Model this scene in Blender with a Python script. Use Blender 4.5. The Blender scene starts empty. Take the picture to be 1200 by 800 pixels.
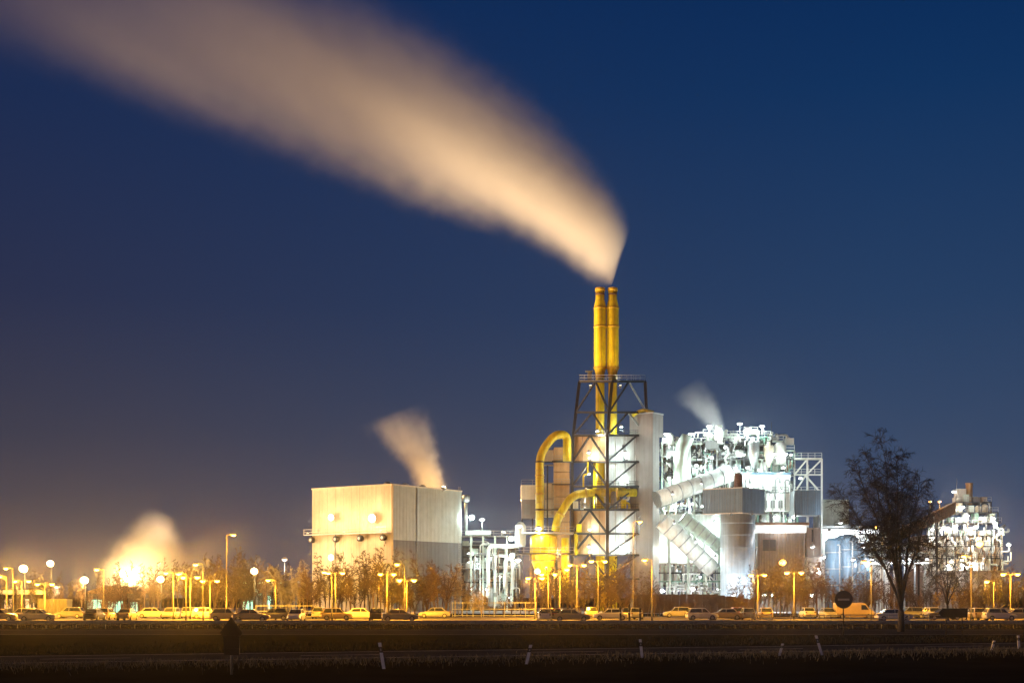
import bpy, math, random
from mathutils import Vector, Matrix

# ------------------------------------------------------------------ camera, sky, sun, exposure
S = bpy.context.scene
COL = S.collection
F, CX, HY, CZ = 1667.0, 600.0, 700.0, 2.8        # focal length in photo pixels, centre column, horizon row, eye height

cam_d = bpy.data.cameras.new('camera'); cam = bpy.data.objects.new('camera', cam_d); COL.objects.link(cam)
cam.location = (0, 0, CZ); cam.rotation_euler = (math.radians(90), 0, 0)
cam_d.sensor_width = 36; cam_d.lens = 36 * F / 1200; cam_d.shift_y = 0.25
cam_d.clip_start = 0.5; cam_d.clip_end = 20000
S.camera = cam

wd = bpy.data.worlds.new('World'); S.world = wd; wd.use_nodes = True
nt = wd.node_tree; nt.nodes.clear()
def wn(t, **k):
    n = nt.nodes.new(t)
    for a, b in k.items(): setattr(n, a, b)
    return n
def wmath(op, a, b=None, clamp=False):
    n = wn('ShaderNodeMath', operation=op, use_clamp=clamp)
    for i, v in enumerate((a, b)):
        if v is None: continue
        if isinstance(v, (int, float)): n.inputs[i].default_value = v
        else: nt.links.new(v, n.inputs[i])
    return n.outputs[0]
tc = wn('ShaderNodeTexCoord'); sp = wn('ShaderNodeSeparateXYZ'); nt.links.new(tc.outputs['Generated'], sp.inputs[0])
ez = wmath('MAXIMUM', sp.outputs[2], 0.0)
rmp = wn('ShaderNodeValToRGB'); nt.links.new(ez, rmp.inputs[0])
cr = rmp.color_ramp
cr.elements[0].position = 0.0; cr.elements[0].color = (.046, .066, .118, 1)
cr.elements[1].position = 1.0; cr.elements[1].color = (.0012, .007, .030, 1)
for p_, c in ((.09, (.036, .062, .124, 1)), (.20, (.017, .045, .115, 1)), (.33, (.0048, .030, .104, 1)), (.40, (.0022, .022, .092, 1))):
    e = cr.elements.new(p_); e.color = c
# the town lies to the left: its side of the sky is browner near the horizon and a little duller higher up
town = wn('ShaderNodeValToRGB'); nt.links.new(ez, town.inputs[0]); ct = town.color_ramp
ct.elements[0].position = 0.0; ct.elements[0].color = (.120, .085, .076, 1)
ct.elements[1].position = 1.0; ct.elements[1].color = (.0015, .008, .034, 1)
for q_, c_ in ((.05, (.078, .061, .066, 1)), (.11, (.046, .041, .059, 1)), (.20, (.022, .025, .060, 1)), (.33, (.010, .021, .070, 1)), (.40, (.0055, .021, .078, 1))):
    e = ct.elements.new(q_); e.color = c_
side = wmath('ADD', wmath('MULTIPLY', sp.outputs[0], -1.45), .36, True)
add = wn('ShaderNodeMixRGB', blend_type='MIX'); nt.links.new(side, add.inputs[0])
nt.links.new(rmp.outputs[0], add.inputs[1]); nt.links.new(town.outputs[0], add.inputs[2])
bg = wn('ShaderNodeBackground'); bg.inputs[1].default_value = 1.08; nt.links.new(add.outputs[0], bg.inputs[0])
wo = wn('ShaderNodeOutputWorld'); nt.links.new(bg.outputs[0], wo.inputs[0])

sun_d = bpy.data.lights.new('sun', 'SUN'); sun = bpy.data.objects.new('sun', sun_d); COL.objects.link(sun)
sun_d.energy = 2.0; sun_d.angle = math.radians(14); sun_d.color = (1.0, .58, .34)
SUN_FROM = Vector((-0.93, -0.12, 0.075)).normalized()      # low warm glow from the left
sun.rotation_euler = (-SUN_FROM).to_track_quat('-Z', 'Y').to_euler()

S.view_settings.view_transform = 'Standard'; S.view_settings.look = 'None'
S.view_settings.exposure = 0.0; S.view_settings.gamma = 1.0; S.view_settings.use_curve_mapping = False
S.render.engine = 'CYCLES'
S.cycles.use_denoising = True; S.cycles.max_bounces = 6; S.cycles.diffuse_bounces = 2; S.cycles.glossy_bounces = 2
S.cycles.volume_bounces = 3; S.cycles.transparent_max_bounces = 8; S.cycles.sample_clamp_indirect = 4.0
S.cycles.volume_max_steps = 64; S.cycles.volume_step_rate = 1.0; S.cycles.caustics_reflective = False; S.cycles.caustics_refractive = False

# ------------------------------------------------------------------ helpers
RND = random.Random(7)
def W(px, py, Y): return Vector(((px - CX) * Y / F, Y, CZ - (py - HY) * Y / F))
def GX(px, Y): return (px - CX) * Y / F
def ZP(py, Y): return CZ - (py - HY) * Y / F
def PXOF(v): return CX + v[0] * F / max(v[1], 1)

ORD = ['first', 'second', 'third', 'fourth', 'fifth', 'sixth', 'seventh', 'eighth', 'ninth', 'tenth', 'eleventh', 'twelfth',
       'thirteenth', 'fourteenth', 'fifteenth', 'sixteenth', 'seventeenth', 'eighteenth', 'nineteenth', 'twentieth']
ORD += ['twenty-' + o for o in ORD[:9]] + ['thirtieth'] + ['thirty-' + o for o in ORD[:9]] + ['fortieth']
SECT = [(100, 'near the picture\'s left edge'), (255, 'before the glowing steam cloud'), (362, 'between tall mast lamp and box hall'),
        (545, 'before the cream box hall'), (665, 'before pipe rack and yellow vessel'), (780, 'before the lattice chimney tower'),
        (888, 'before the slanted conveyor galleries'), (968, 'before the brown shed'), (1078, 'around the big bare tree'),
        (9999, 'before the right-hand plant')]
PENDING = {}
def later(o, desc, px, sect=True):
    """label is completed once all alike things are placed: which one it is within its stretch of the picture"""
    for lim, s in SECT:
        if px < lim: break
    if not sect: s = ''
    PENDING.setdefault((desc, s), []).append((px, o))
def finish_labels():
    for (desc, s), lst in PENDING.items():
        lst.sort(key=lambda t: t[0])
        for i, (px, o) in enumerate(lst):
            o['label'] = ('%s %s' % (desc, s)).strip() + ('' if len(lst) == 1 else ', %s from left' % ORD[i])

def tag(o, label=None, cat=None, group=None, kind=None):
    if label: o['label'] = label
    if cat: o['category'] = cat
    if group: o['group'] = group
    if kind: o['kind'] = kind
    return o
def empty(name, loc, label=None, cat=None, group=None, rz=0):
    o = bpy.data.objects.new(name, None); COL.objects.link(o); o.location = loc; o.rotation_euler[2] = rz
    o.empty_display_size = .2
    return tag(o, label, cat, group)
def origin_of(o):
    v = Vector((0, 0, 0))
    while o is not None:
        v += Vector(o.location); o = o.parent
    return v
def children(o): return [c for c in COL.objects if c.parent == o]
def copy_tree(src, loc=None, rz=None, scale=None, kids=None):
    c = src.copy(); COL.objects.link(c)
    if loc is not None: c.location = loc
    if rz is not None: c.rotation_euler = (0, 0, rz)
    if scale is not None: c.scale = scale
    def rec(o, p):
        for ch in (o.children if kids is None else kids.get(o.name, [])):
            k = ch.copy(); COL.objects.link(k); k.parent = p
            rec(ch, k)
    rec(src, c)
    return c

class MB:
    """collects shapes; build() links them as one mesh object"""
    def __init__(s): s.v = []; s.f = []; s.sm = []
    def poly(s, pts, faces, smooth=False):
        b = len(s.v); s.v += [tuple(p) for p in pts]
        for f in faces: s.f.append(tuple(b + i for i in f)); s.sm.append(smooth)
    def hexa(s, p):
        s.poly(p, [(0, 3, 2, 1), (4, 5, 6, 7), (0, 1, 5, 4), (1, 2, 6, 5), (2, 3, 7, 6), (3, 0, 4, 7)])
    def box(s, x0, x1, y0, y1, z0, z1):
        s.hexa([(x0, y0, z0), (x1, y0, z0), (x1, y1, z0), (x0, y1, z0), (x0, y0, z1), (x1, y0, z1), (x1, y1, z1), (x0, y1, z1)])
        return s
    def obox(s, c, dx, dy, hx, hy, z0, z1):
        """box about plan point c, half sizes hx along dx and hy along dy"""
        c = Vector((c[0], c[1], 0)); dx = Vector((dx[0], dx[1], 0)); dy = Vector((dy[0], dy[1], 0))
        q = [c - dx * hx - dy * hy, c + dx * hx - dy * hy, c + dx * hx + dy * hy, c - dx * hx + dy * hy]
        if dx.cross(dy).z < 0: q.reverse()
        s.hexa([(p.x, p.y, z0) for p in q] + [(p.x, p.y, z1) for p in q]); return s
    def beam(s, a, b, w, h=None):
        a = Vector(a); b = Vector(b); h = h or w; d = (b - a)
        if d.length < 1e-5: return s
        d.normalize(); up = Vector((0, 0, 1)) if abs(d.z) < .95 else Vector((0, 1, 0))
        r = d.cross(up).normalized() * (w / 2); u = r.cross(d).normalized() * (h / 2)
        s.hexa([a - r - u, a + r - u, a + r + u, a - r + u, b - r - u, b + r - u, b + r + u, b - r + u]); return s
    def tube(s, pts, rad, n=8, cap=True, smooth=True):
        pts = [Vector(p) for p in pts]
        if not hasattr(rad, '__len__'): rad = [rad] * len(pts)
        b = len(s.v); prev = None
        for i, p in enumerate(pts):
            t = (pts[min(i + 1, len(pts) - 1)] - pts[max(i - 1, 0)])
            t = t.normalized() if t.length > 1e-9 else Vector((0, 0, 1))
            if prev is None:
                up = Vector((0, 0, 1)) if abs(t.z) < .9 else Vector((1, 0, 0)); r = t.cross(up).normalized()
            else:
                r = (prev - t * prev.dot(t)); r = r.normalized() if r.length > 1e-6 else t.orthogonal().normalized()
            prev = r; u = t.cross(r)
            for k in range(n):
                a = 2 * math.pi * k / n; q = p + (r * math.cos(a) + u * math.sin(a)) * rad[i]; s.v.append(tuple(q))
        for i in range(len(pts) - 1):
            for k in range(n):
                k2 = (k + 1) % n
                s.f.append((b + i * n + k, b + i * n + k2, b + (i + 1) * n + k2, b + (i + 1) * n + k)); s.sm.append(smooth)
        if cap:
            s.f.append(tuple(b + k for k in reversed(range(n)))); s.sm.append(False)
            e = b + (len(pts) - 1) * n; s.f.append(tuple(e + k for k in range(n))); s.sm.append(False)
        return s
    def lathe(s, c, prof, n=20, smooth=True):
        """prof: list of (radius, z) from bottom to top about plan point c"""
        return s.tube([(c[0], c[1], z) for r, z in prof], [max(r, .001) for r, z in prof], n, True, smooth)
    def sphere(s, c, r, n=10, m=6):
        c = Vector(c)
        prof = [(r * math.sin(math.pi * i / m), c.z - r * math.cos(math.pi * i / m)) for i in range(m + 1)]
        return s.lathe(c, [(max(a, .002), z) for a, z in prof], n)
    def build(s, name, m, parent=None, local=False):
        o0 = Vector((0, 0, 0)) if local else origin_of(parent)
        me = bpy.data.meshes.new(name)
        me.from_pydata([(x - o0.x, y - o0.y, z - o0.z) for x, y, z in s.v], [], s.f)
        me.polygons.foreach_set('use_smooth', s.sm)
        me.materials.append(m); me.update()
        o = bpy.data.objects.new(name, me); COL.objects.link(o)
        if parent is not None: o.parent = parent
        return o
def beam(p, name, a, b, w, m, h=None): return MB().beam(a, b, w, h).build(name, m, p)
def tube(p, name, pts, r, m, n=10): return MB().tube(pts, r, n).build(name, m, p)

def bend(pts, r, k=5):
    """round the inner corners of a polyline"""
    pts = [Vector(p) for p in pts]; out = [pts[0]]
    for i in range(1, len(pts) - 1):
        a, b, c = pts[i - 1], pts[i], pts[i + 1]
        d0 = (a - b); d1 = (c - b); q = min(r, d0.length * .48, d1.length * .48)
        p0 = b + d0.normalized() * q; p1 = b + d1.normalized() * q
        for j in range(k + 1):
            t = j / k; out.append(p0 * (1 - t) ** 2 + b * 2 * t * (1 - t) + p1 * t * t)
    out.append(pts[-1]); return out

# ------------------------------------------------------------------ materials
def mat(name, col, rough=.6, metal=0, scale=1.5, var=.25, bump=0., stain=0., bscale=None, spec=.5):
    m = bpy.data.materials.new(name); m.use_nodes = True; t = m.node_tree; N = t.nodes; L = t.links
    b = N['Principled BSDF']; b.inputs['Roughness'].default_value = rough; b.inputs['Metallic'].default_value = metal
    b.inputs['Specular IOR Level'].default_value = spec
    c = N.new('ShaderNodeTexCoord'); n = N.new('ShaderNodeTexNoise'); n.inputs['Scale'].default_value = scale; n.inputs['Detail'].default_value = 6
    L.new(c.outputs['Object'], n.inputs['Vector'])
    r = N.new('ShaderNodeValToRGB'); L.new(n.outputs[0], r.inputs[0])
    lo = [x * (1 - var) for x in col]; hi = [min(1, x * (1 + var * .6)) for x in col]
    r.color_ramp.elements[0].position = .3; r.color_ramp.elements[0].color = (*lo, 1)
    r.color_ramp.elements[1].position = .7; r.color_ramp.elements[1].color = (*hi, 1)
    out = r.outputs[0]
    if stain:                                         # rain streaks: noise drawn out along the vertical
        mp = N.new('ShaderNodeMapping'); mp.inputs['Scale'].default_value = (1.3, 1.3, .06); L.new(c.outputs['Object'], mp.inputs[0])
        n2 = N.new('ShaderNodeTexNoise'); n2.inputs['Scale'].default_value = 1.4; n2.inputs['Detail'].default_value = 5; L.new(mp.outputs[0], n2.inputs['Vector'])
        r2 = N.new('ShaderNodeValToRGB'); r2.color_ramp.elements[0].position = .35; r2.color_ramp.elements[1].position = .62
        g = 1 - stain; r2.color_ramp.elements[0].color = (g, g * .97, g * .92, 1); r2.color_ramp.elements[1].color = (1, 1, 1, 1)
        L.new(n2.outputs[0], r2.inputs[0])
        mx = N.new('ShaderNodeMixRGB'); mx.blend_type = 'MULTIPLY'; mx.inputs[0].default_value = 1
        L.new(out, mx.inputs[1]); L.new(r2.outputs[0], mx.inputs[2]); out = mx.outputs[0]
    L.new(out, b.inputs['Base Color'])
    if bump:
        nb = N.new('ShaderNodeTexNoise'); nb.inputs['Scale'].default_value = bscale or scale * 6; nb.inputs['Detail'].default_value = 4
        L.new(c.outputs['Object'], nb.inputs['Vector'])
        bp = N.new('ShaderNodeBump'); bp.inputs['Strength'].default_value = bump; bp.inputs['Distance'].default_value = .05
        L.new(nb.outputs[0], bp.inputs['Height']); L.new(bp.outputs[0], b.inputs['Normal'])
    return m
def emit(name, col, st):
    m = bpy.data.materials.new(name); m.use_nodes = True; t = m.node_tree; b = t.nodes['Principled BSDF']
    b.inputs['Base Color'].default_value = (.8, .8, .8, 1); b.inputs['Roughness'].default_value = .3
    b.inputs['Emission Color'].default_value = (*col, 1); b.inputs['Emission Strength'].default_value = st
    m.cycles.emission_sampling = 'NONE'               # the lamp's own point light does the lighting
    return m
M = dict(
    steel=mat('dark_steel', (.022, .023, .026), .55, .3, 2, .3),
    galv=mat('galvanised_steel', (.36, .38, .38), .42, .7, 4, .25),
    rust=mat('rusty_steel', (.16, .09, .055), .8, .1, 3, .4),
    white=mat('white_cladding', (.68, .71, .69), .5, 0, .8, .12, stain=.18),
    pale=mat('pale_green_paint', (.48, .58, .52), .5, 0, .9, .2, stain=.2),
    grey=mat('grey_cladding', (.12, .135, .15), .5, 0, .8, .12, stain=.18),
    dgrey=mat('dark_grey_cladding', (.17, .18, .185), .5, 0, .8, .12, stain=.15),
    blue=mat('blue_grey_cladding', (.085, .16, .24), .45, 0, .7, .12, stain=.15),
    silo=mat('silo_blue_white', (.34, .44, .52), .4, 0, .7, .12, stain=.2),
    headlit_grass=mat('headlit_dry_grass', (.15, .14, .105), .9, 0, 2, .5, spec=0),  # dry verge grass, made paler: light of passing headlights put into its colour
    cream=mat('cream_cladding', (.66, .60, .47), .5, 0, .8, .1, stain=.12),
    sage=mat('sage_cladding', (.46, .54, .52), .5, 0, .8, .1, stain=.12),
    beige=mat('beige_panel', (.52, .34, .17), .6, 0, .9, .15, stain=.18),
    mauve=mat('mauve_grey_cladding', (.20, .175, .165), .55, 0, .7, .1, stain=.18),
    brown=mat('brown_cladding', (.10, .07, .052), .6, 0, .8, .15, stain=.2),
    yellow=mat('yellow_paint', (.74, .58, .006), .45, 0, .7, .22, stain=.34, bump=.15),
    yellow_d=mat('yellow_weathered_paint', (.62, .40, .02), .45, 0, 1.1, .2, stain=.25),
    green=mat('green_paint', (.10, .21, .16), .5, 0, 2, .2),
    concrete=mat('concrete', (.30, .28, .26), .85, 0, .6, .2, .3, stain=.25),
    asphalt=mat('asphalt', (.05, .051, .056), .9, 0, .35, .3, .5, bscale=14, spec=0),
    lot=mat('car_park_asphalt', (.11, .105, .10), .85, 0, .3, .3, .4, bscale=10, spec=.15),
    paint=mat('white_road_paint', (.60, .61, .62), .7, 0, 3, .35),
    ground=mat('dark_meadow', (.016, .016, .015), .95, 0, .25, .5, .8, bscale=2.5, spec=0),
    grass=mat('dry_grass', (.042, .040, .030), .9, 0, 2, .5, spec=0),
    bark=mat('dark_bark', (.035, .028, .024), .9, 0, 3, .4),
    bark_b=mat('brown_bark', (.085, .056, .038), .9, 0, 2, .4),
    bark_g=mat('grey_bark', (.26, .24, .20), .9, 0, 2, .35),
    leaf=mat('yellowed_leaves', (.22, .16, .03), .8, 0, 2, .4),
    plastic=mat('white_plastic', (.70, .71, .72), .45, 0, 5, .12),
    black=mat('black_plastic', (.02, .02, .022), .5, 0, 5, .2),
    signback=mat('sign_back_aluminium', (.022, .022, .025), .5, .4, 3, .25),
    glass=mat('dark_glass', (.02, .025, .03), .08, 0, 3, .1, spec=.8),
    tyre=mat('tyre_rubber', (.018, .018, .018), .8, 0, 5, .2),
    housing=mat('lamp_housing', (.22, .22, .22), .5, .2, 4, .2),
    pole=mat('galvanised_pole', (.075, .073, .07), .5, .4, 2, .2),
    na_lens=emit('sodium_lens', (1.0, .40, .07), 2.4),
    wh_lens=emit('metal_halide_lens', (.93, 1.0, .95), 8),
    wm_lens=emit('warm_flood_lens', (1.0, .84, .5), 8),
    red_lens=emit('red_beacon_lens', (1.0, .10, .05), 10),
    tube=emit('fluorescent_tube', (.92, .97, 1.0), 9),
    fascia=emit('lit_fascia', (1.0, .62, .14), 1.3),
    mint=emit('lit_mint_window', (.35, 1.0, .70), 1.3),
    winwarm=emit('lit_warm_window', (1.0, .62, .28), 1.2),
)
CARM = [mat('car_paint_' + n, c, .32, .1, 2, .08) for n, c in (('silver', (.28, .285, .29)), ('white', (.55, .55, .53)), ('black', (.03, .03, .035)),
        ('red', (.32, .03, .03)), ('blue', (.05, .09, .24)), ('grey', (.16, .165, .17)), ('beige', (.32, .26, .17)), ('violet', (.26, .12, .24)))]
NA = (1.0, .40, .022); WH = (.82, 1.0, .95); WARM = (1.0, .55, .17); CW = (.88, .96, 1.0)
def point(parent, loc, power, col, r=.25, spot=None):
    d = bpy.data.lights.new('lamp_light', 'SPOT' if spot else 'POINT'); d.energy = power; d.color = col; d.shadow_soft_size = r
    o = bpy.data.objects.new('lamp_light', d); COL.objects.link(o)
    o.location = Vector(loc) - origin_of(parent); o.parent = parent
    if spot:
        d.spot_size = math.radians(spot[1]); d.spot_blend = .6
        o.rotation_euler = (Vector(spot[0]) - Vector(loc)).to_track_quat('-Z', 'Y').to_euler()
    return o

# ------------------------------------------------------------------ the ground, roads and car park
def struct(name, mb, m): return tag(mb.build(name, m), kind='structure')
g = MB()
nx = 40
g.poly([(-9000, -300, 0), (9000, -300, 0), (9000, 12000, 0), (-9000, 12000, 0)], [(0, 1, 2, 3)])
struct('ground', g, M['ground'])
# near carriageway runs a little obliquely; its near edge passes E0 -> E1
E0 = Vector((-22.1, 60.6, 0)); ED = Vector((42, 15.3, 0)).normalized(); EN = Vector((-ED.y, ED.x, 0))
def strip(a, d, n, o0, o1, l0, l1, z, name, m, parent=None):
    b = MB(); p = [a + d * l0 + n * o0, a + d * l1 + n * o0, a + d * l1 + n * o1, a + d * l0 + n * o1]
    b.poly([(q.x, q.y, z) for q in p], [(0, 1, 2, 3)]); o = b.build(name, m, parent); return o if parent else tag(o, kind='structure')
rd = strip(E0, ED, EN, -.55, 8.2, -140, 220, .006, 'road', M['asphalt'])
strip(E0, ED, EN, -.05, .14, -140, 220, .012, 'edge_line', M['paint'], rd)
strip(E0, ED, EN, 7.4, 7.55, -140, 220, .012, 'edge_line', M['paint'], rd)
k = -130
while k < 210:
    strip(E0, ED, EN, 3.72, 3.86, k, k + 4, .012, 'lane_dash', M['paint'], rd); k += 12
X0 = Vector((0, 108, 0)); XD = Vector((1, 0, 0)); XN = Vector((0, 1, 0))
rd = strip(X0, XD, XN, 0, 17, -300, 300, .006, 'road', M['asphalt'])
strip(X0, XD, XN, .4, .6, -300, 300, .012, 'edge_line', M['paint'], rd)
strip(X0, XD, XN, 16.2, 16.4, -300, 300, .012, 'edge_line', M['paint'], rd)
strip(Vector((0, 150, 0)), XD, XN, 0, 62, -260, 260, .008, 'car_park', M['lot'])
kb = MB().box(-260, 260, 149.7, 149.95, 0, .13); struct('kerb', kb, M['concrete'])
strip(Vector((0, 250, 0)), XD, XN, 0, 150, -320, 320, .008, 'plant_yard', M['concrete'])

# ------------------------------------------------------------------ smoke and steam (built where they drift, real volumes)
def steam(name, px, py, Y, ang, lo, up, dens, D, thick, nscale, warp, label, edge=.25, step=.12, bright=.985, streak=.3, nlow=.55, Yoff=0, skew=0., fine=0., fscale=.3):
    """lo / up: (u, v) edges in photo pixels along an axis at angle ang; dens: (u, 0..1); scaled to metres at depth Y"""
    s = Y / F; o = W(px, py, Y)
    umin = min(lo[0][0], up[0][0]); umax = max(lo[-1][0], up[-1][0])
    vs = [v for _, v in lo] + [v for _, v in up]; vmin, vmax = min(vs) - 2, max(vs) + 2
    def ip(tab, u):
        if u <= tab[0][0]: return tab[0][1]
        for (a, b), (c, d) in zip(tab, tab[1:]):
            if u <= c: return b + (d - b) * (u - a) / (c - a)
        return tab[-1][1]
    mb = MB(); n = 14; st = 36; pts = []
    us = [umin + (umax - umin) * (i / st) ** 1.5 for i in range(st + 1)]
    for u in us:
        a, b = ip(lo, u), ip(up, u); c = (a + b) / 2; h = max((b - a) / 2, .5) * (1.12 + warp * .35)
        for k in range(n):
            t = 2 * math.pi * k / n; pts.append((u * s, h * thick * s * math.sin(t), (c + h * math.cos(t)) * s))
    fc = [(i * n + k, (i + 1) * n + k, (i + 1) * n + (k + 1) % n, i * n + (k + 1) % n) for i in range(st) for k in range(n)]
    fc += [tuple(range(n)), tuple(st * n + k for k in reversed(range(n)))]
    mb.poly(pts, fc)
    m = bpy.data.materials.new(name + '_volume'); m.use_nodes = True; t = m.node_tree; N = t.nodes; L = t.links; N.clear()
    def mth(op, a, b=None, c=None, cl=False):
        q = N.new('ShaderNodeMath'); q.operation = op; q.use_clamp = cl
        for i, v in enumerate((a, b, c)):
            if v is None: continue
            if isinstance(v, (int, float)): q.inputs[i].default_value = v
            else: L.new(v, q.inputs[i])
        return q.outputs[0]
    co = N.new('ShaderNodeTexCoord'); sx = N.new('ShaderNodeSeparateXYZ'); L.new(co.outputs['Object'], sx.inputs[0])
    def curve(tab, x, y0, y1):
        fcv = N.new('ShaderNodeFloatCurve'); cv = fcv.mapping.curves[0]
        pp = [((u - umin) / (umax - umin), (v - y0) / (y1 - y0)) for u, v in tab]
        cv.points[0].location = pp[0]; cv.points[1].location = pp[-1]
        for p in pp[1:-1]: cv.points.new(*p)
        for p in cv.points: p.handle_type = 'AUTO_CLAMPED'
        fcv.mapping.update(); L.new(x, fcv.inputs['Value'])
        return mth('MULTIPLY_ADD', fcv.outputs[0], y1 - y0, y0)
    U = mth('DIVIDE', sx.outputs[0], s); V = mth('DIVIDE', sx.outputs[2], s); Yc = mth('DIVIDE', sx.outputs[1], s)
    u01 = mth('DIVIDE', mth('SUBTRACT', U, umin), umax - umin, None, True)
    a = curve(lo, u01, vmin, vmax); b = curve(up, u01, vmin, vmax); dn = curve(dens, u01, 0, 1)
    cen = mth('MULTIPLY', mth('ADD', a, b), .5); hw = mth('MAXIMUM', mth('MULTIPLY', mth('SUBTRACT', b, a), .5), .6)
    mp = N.new('ShaderNodeMapping'); mp.inputs['Scale'].default_value = (nscale * streak, nscale, nscale); L.new(co.outputs['Object'], mp.inputs[0])
    nz = N.new('ShaderNodeTexNoise'); nz.inputs['Scale'].default_value = 1; nz.inputs['Detail'].default_value = 4.0; nz.inputs['Roughness'].default_value = .52; L.new(mp.outputs[0], nz.inputs['Vector'])
    sc = N.new('ShaderNodeSeparateColor'); L.new(nz.outputs['Color'], sc.inputs[0])
    # q: 0 on the axis, 1 on the edge, ruffled by the noise
    vq = mth('ADD', mth('DIVIDE', mth('SUBTRACT', V, cen), hw), mth('MULTIPLY', mth('SUBTRACT', sc.outputs[0], .5), warp * 2))
    yq = mth('ADD', mth('DIVIDE', Yc, mth('MULTIPLY', hw, thick)), mth('MULTIPLY', mth('SUBTRACT', sc.outputs[1], .5), warp))
    if fine:
        nf = N.new('ShaderNodeTexNoise'); nf.inputs['Scale'].default_value = fscale; nf.inputs['Detail'].default_value = 3; nf.inputs['Roughness'].default_value = .6; L.new(co.outputs['Object'], nf.inputs['Vector'])
        sf = N.new('ShaderNodeSeparateColor'); L.new(nf.outputs['Color'], sf.inputs[0])
        vq = mth('ADD', vq, mth('MULTIPLY', mth('SUBTRACT', sf.outputs[0], .5), fine * 2)); yq = mth('ADD', yq, mth('MULTIPLY', mth('SUBTRACT', sf.outputs[1], .5), fine * 2))
    q = mth('SQRT', mth('ADD', mth('MULTIPLY', vq, vq), mth('MULTIPLY', yq, yq)))
    mr = N.new('ShaderNodeMapRange'); mr.interpolation_type = 'SMOOTHERSTEP'; mr.inputs['From Min'].default_value = edge; mr.inputs['From Max'].default_value = 1.0
    mr.inputs['To Min'].default_value = 1; mr.inputs['To Max'].default_value = 0; L.new(q, mr.inputs['Value'])
    nz2 = mth('MULTIPLY_ADD', sc.outputs[2], 2 * (1 - nlow), nlow)
    dd = mth('MULTIPLY', mth('MULTIPLY', mr.outputs[0], dn), mth('MULTIPLY', nz2, D))
    if skew: dd = mth('MULTIPLY', dd, mth('MAXIMUM', mth('MULTIPLY_ADD', vq, -skew, 1.0), .08))
    vsn = N.new('ShaderNodeVolumeScatter'); vsn.inputs['Color'].default_value = (bright, bright, bright, 1); vsn.inputs['Anisotropy'].default_value = 0.0
    L.new(dd, vsn.inputs['Density'])
    om = N.new('ShaderNodeOutputMaterial'); L.new(vsn.outputs[0], om.inputs['Volume'])
    m.cycles.volume_step_rate = step
    ob = mb.build(name, m); tag(ob, label, 'smoke' if 'smoke' in name else 'steam')
    ca, sa = math.cos(math.radians(ang)), math.sin(math.radians(ang))
    ux = Vector((ca, 0, sa)); vz = Vector((sa, 0, -ca)) if ca < 0 else Vector((-sa, 0, ca))
    yy = vz.cross(ux)
    ob.matrix_world = Matrix(((ux.x, yy.x, vz.x, o.x), (ux.y, yy.y, vz.y, o.y + Yoff), (ux.z, yy.z, vz.z, o.z), (0, 0, 0, 1)))
    return ob
steam('smoke_plume', 705, 336, 299, 150,
      [(-9, 5), (-3, -1), (8, -4), (18, -5), (40, -3), (74, -3), (106, -6), (169, -21), (215, -36), (347, -64), (432, -78), (597, -116), (738, -155), (900, -200)],
      [(-9, 13), (-2, 48), (7, 84), (30, 106), (72, 126), (140, 150), (208, 168), (258, 178), (330, 186), (397, 184), (650, 130), (900, 40)],
      [(-9, 1), (40, .8), (140, .48), (260, .27), (400, .155), (560, .085), (720, .045), (900, .015)],
      .40, .7, .06, .33, 'long peach smoke plume drifting left from the yellow chimney', edge=.06, step=.22, streak=.17, nlow=.1, skew=.5, fine=.11, fscale=.2)

# ------------------------------------------------------------------ floodlights and lamps (each one a thing, its own light inside)
def floodlight(px, py, Y, power, col=WH, lens='wh_lens', r=.45, desc=None, aim=(0, -1, -.35), stem=.9, spot=None, off=1.1, lr=.35, sect=False):
    """box floodlight on a short bracket; the light sits just in front of its lens"""
    c = W(px, py, Y); d = Vector(aim).normalized()
    t = empty('floodlight', c - Vector((0, 0, stem)), None, 'floodlight', 'floodlights of the plant')
    q = Vector((d.y, -d.x, 0)); q = q.normalized() if q.length > .01 else Vector((1, 0, 0)); u = q.cross(d).normalized()
    bk = c - d * .55
    MB().tube([bk, bk + d * .2, c], [r * .45, r * .8, r * .98], 12).build('housing', M['housing'], t)
    k = 12; mb = MB(); pts = []
    for rr, dz in ((1.0, .01), (.8, .14), (.45, .24), (.05, .28)):
        for i in range(k):
            a = 2 * math.pi * i / k; pts.append(c + d * dz * r * 2 + (q * math.cos(a) + u * math.sin(a) * .85) * r * rr)
    mb.poly(pts, [(i * k + j, i * k + (j + 1) % k, (i + 1) * k + (j + 1) % k, (i + 1) * k + j) for i in range(3) for j in range(k)] + [tuple(3 * k + j for j in range(k))], True)
    mb.build('lens', M[lens], t)
    MB().tube([bk - Vector((0, 0, stem)), bk], .06, 6).build('bracket', M['steel'], t)
    point(t, c + d * off, power, col, lr, spot)
    later(t, desc or 'white floodlight', px, sect); return t
def mast_lamp(px, py, Y, power=1500, desc='white lamp on a thin mast', stem=2.5, r=.55, col=WH, lens='wh_lens'):
    """mushroom lamp on a short mast at a roof edge"""
    c = W(px, py, Y); t = empty('mast_lamp', c - Vector((0, 0, stem)), None, 'lamp', 'mast lamps on the plant roofs')
    MB().tube([c - Vector((0, 0, stem)), c], .07, 6).build('mast', M['galv'], t)
    MB().lathe((c.x, c.y), [(r * .9, c.z + .22), (r * .7, c.z + .4), (.1, c.z + .5)], 12).build('shade', M['housing'], t)
    MB().lathe((c.x, c.y), [(.1, c.z - .15), (r * .75, c.z - .05), (r, c.z + .12), (r * .9, c.z + .2)], 12).build('lens', M[lens], t)
    point(t, c - Vector((0, .7, .7)), power, col, .3)
    later(t, desc, px, False); return t
SL = {}; NAP = 4700
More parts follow.
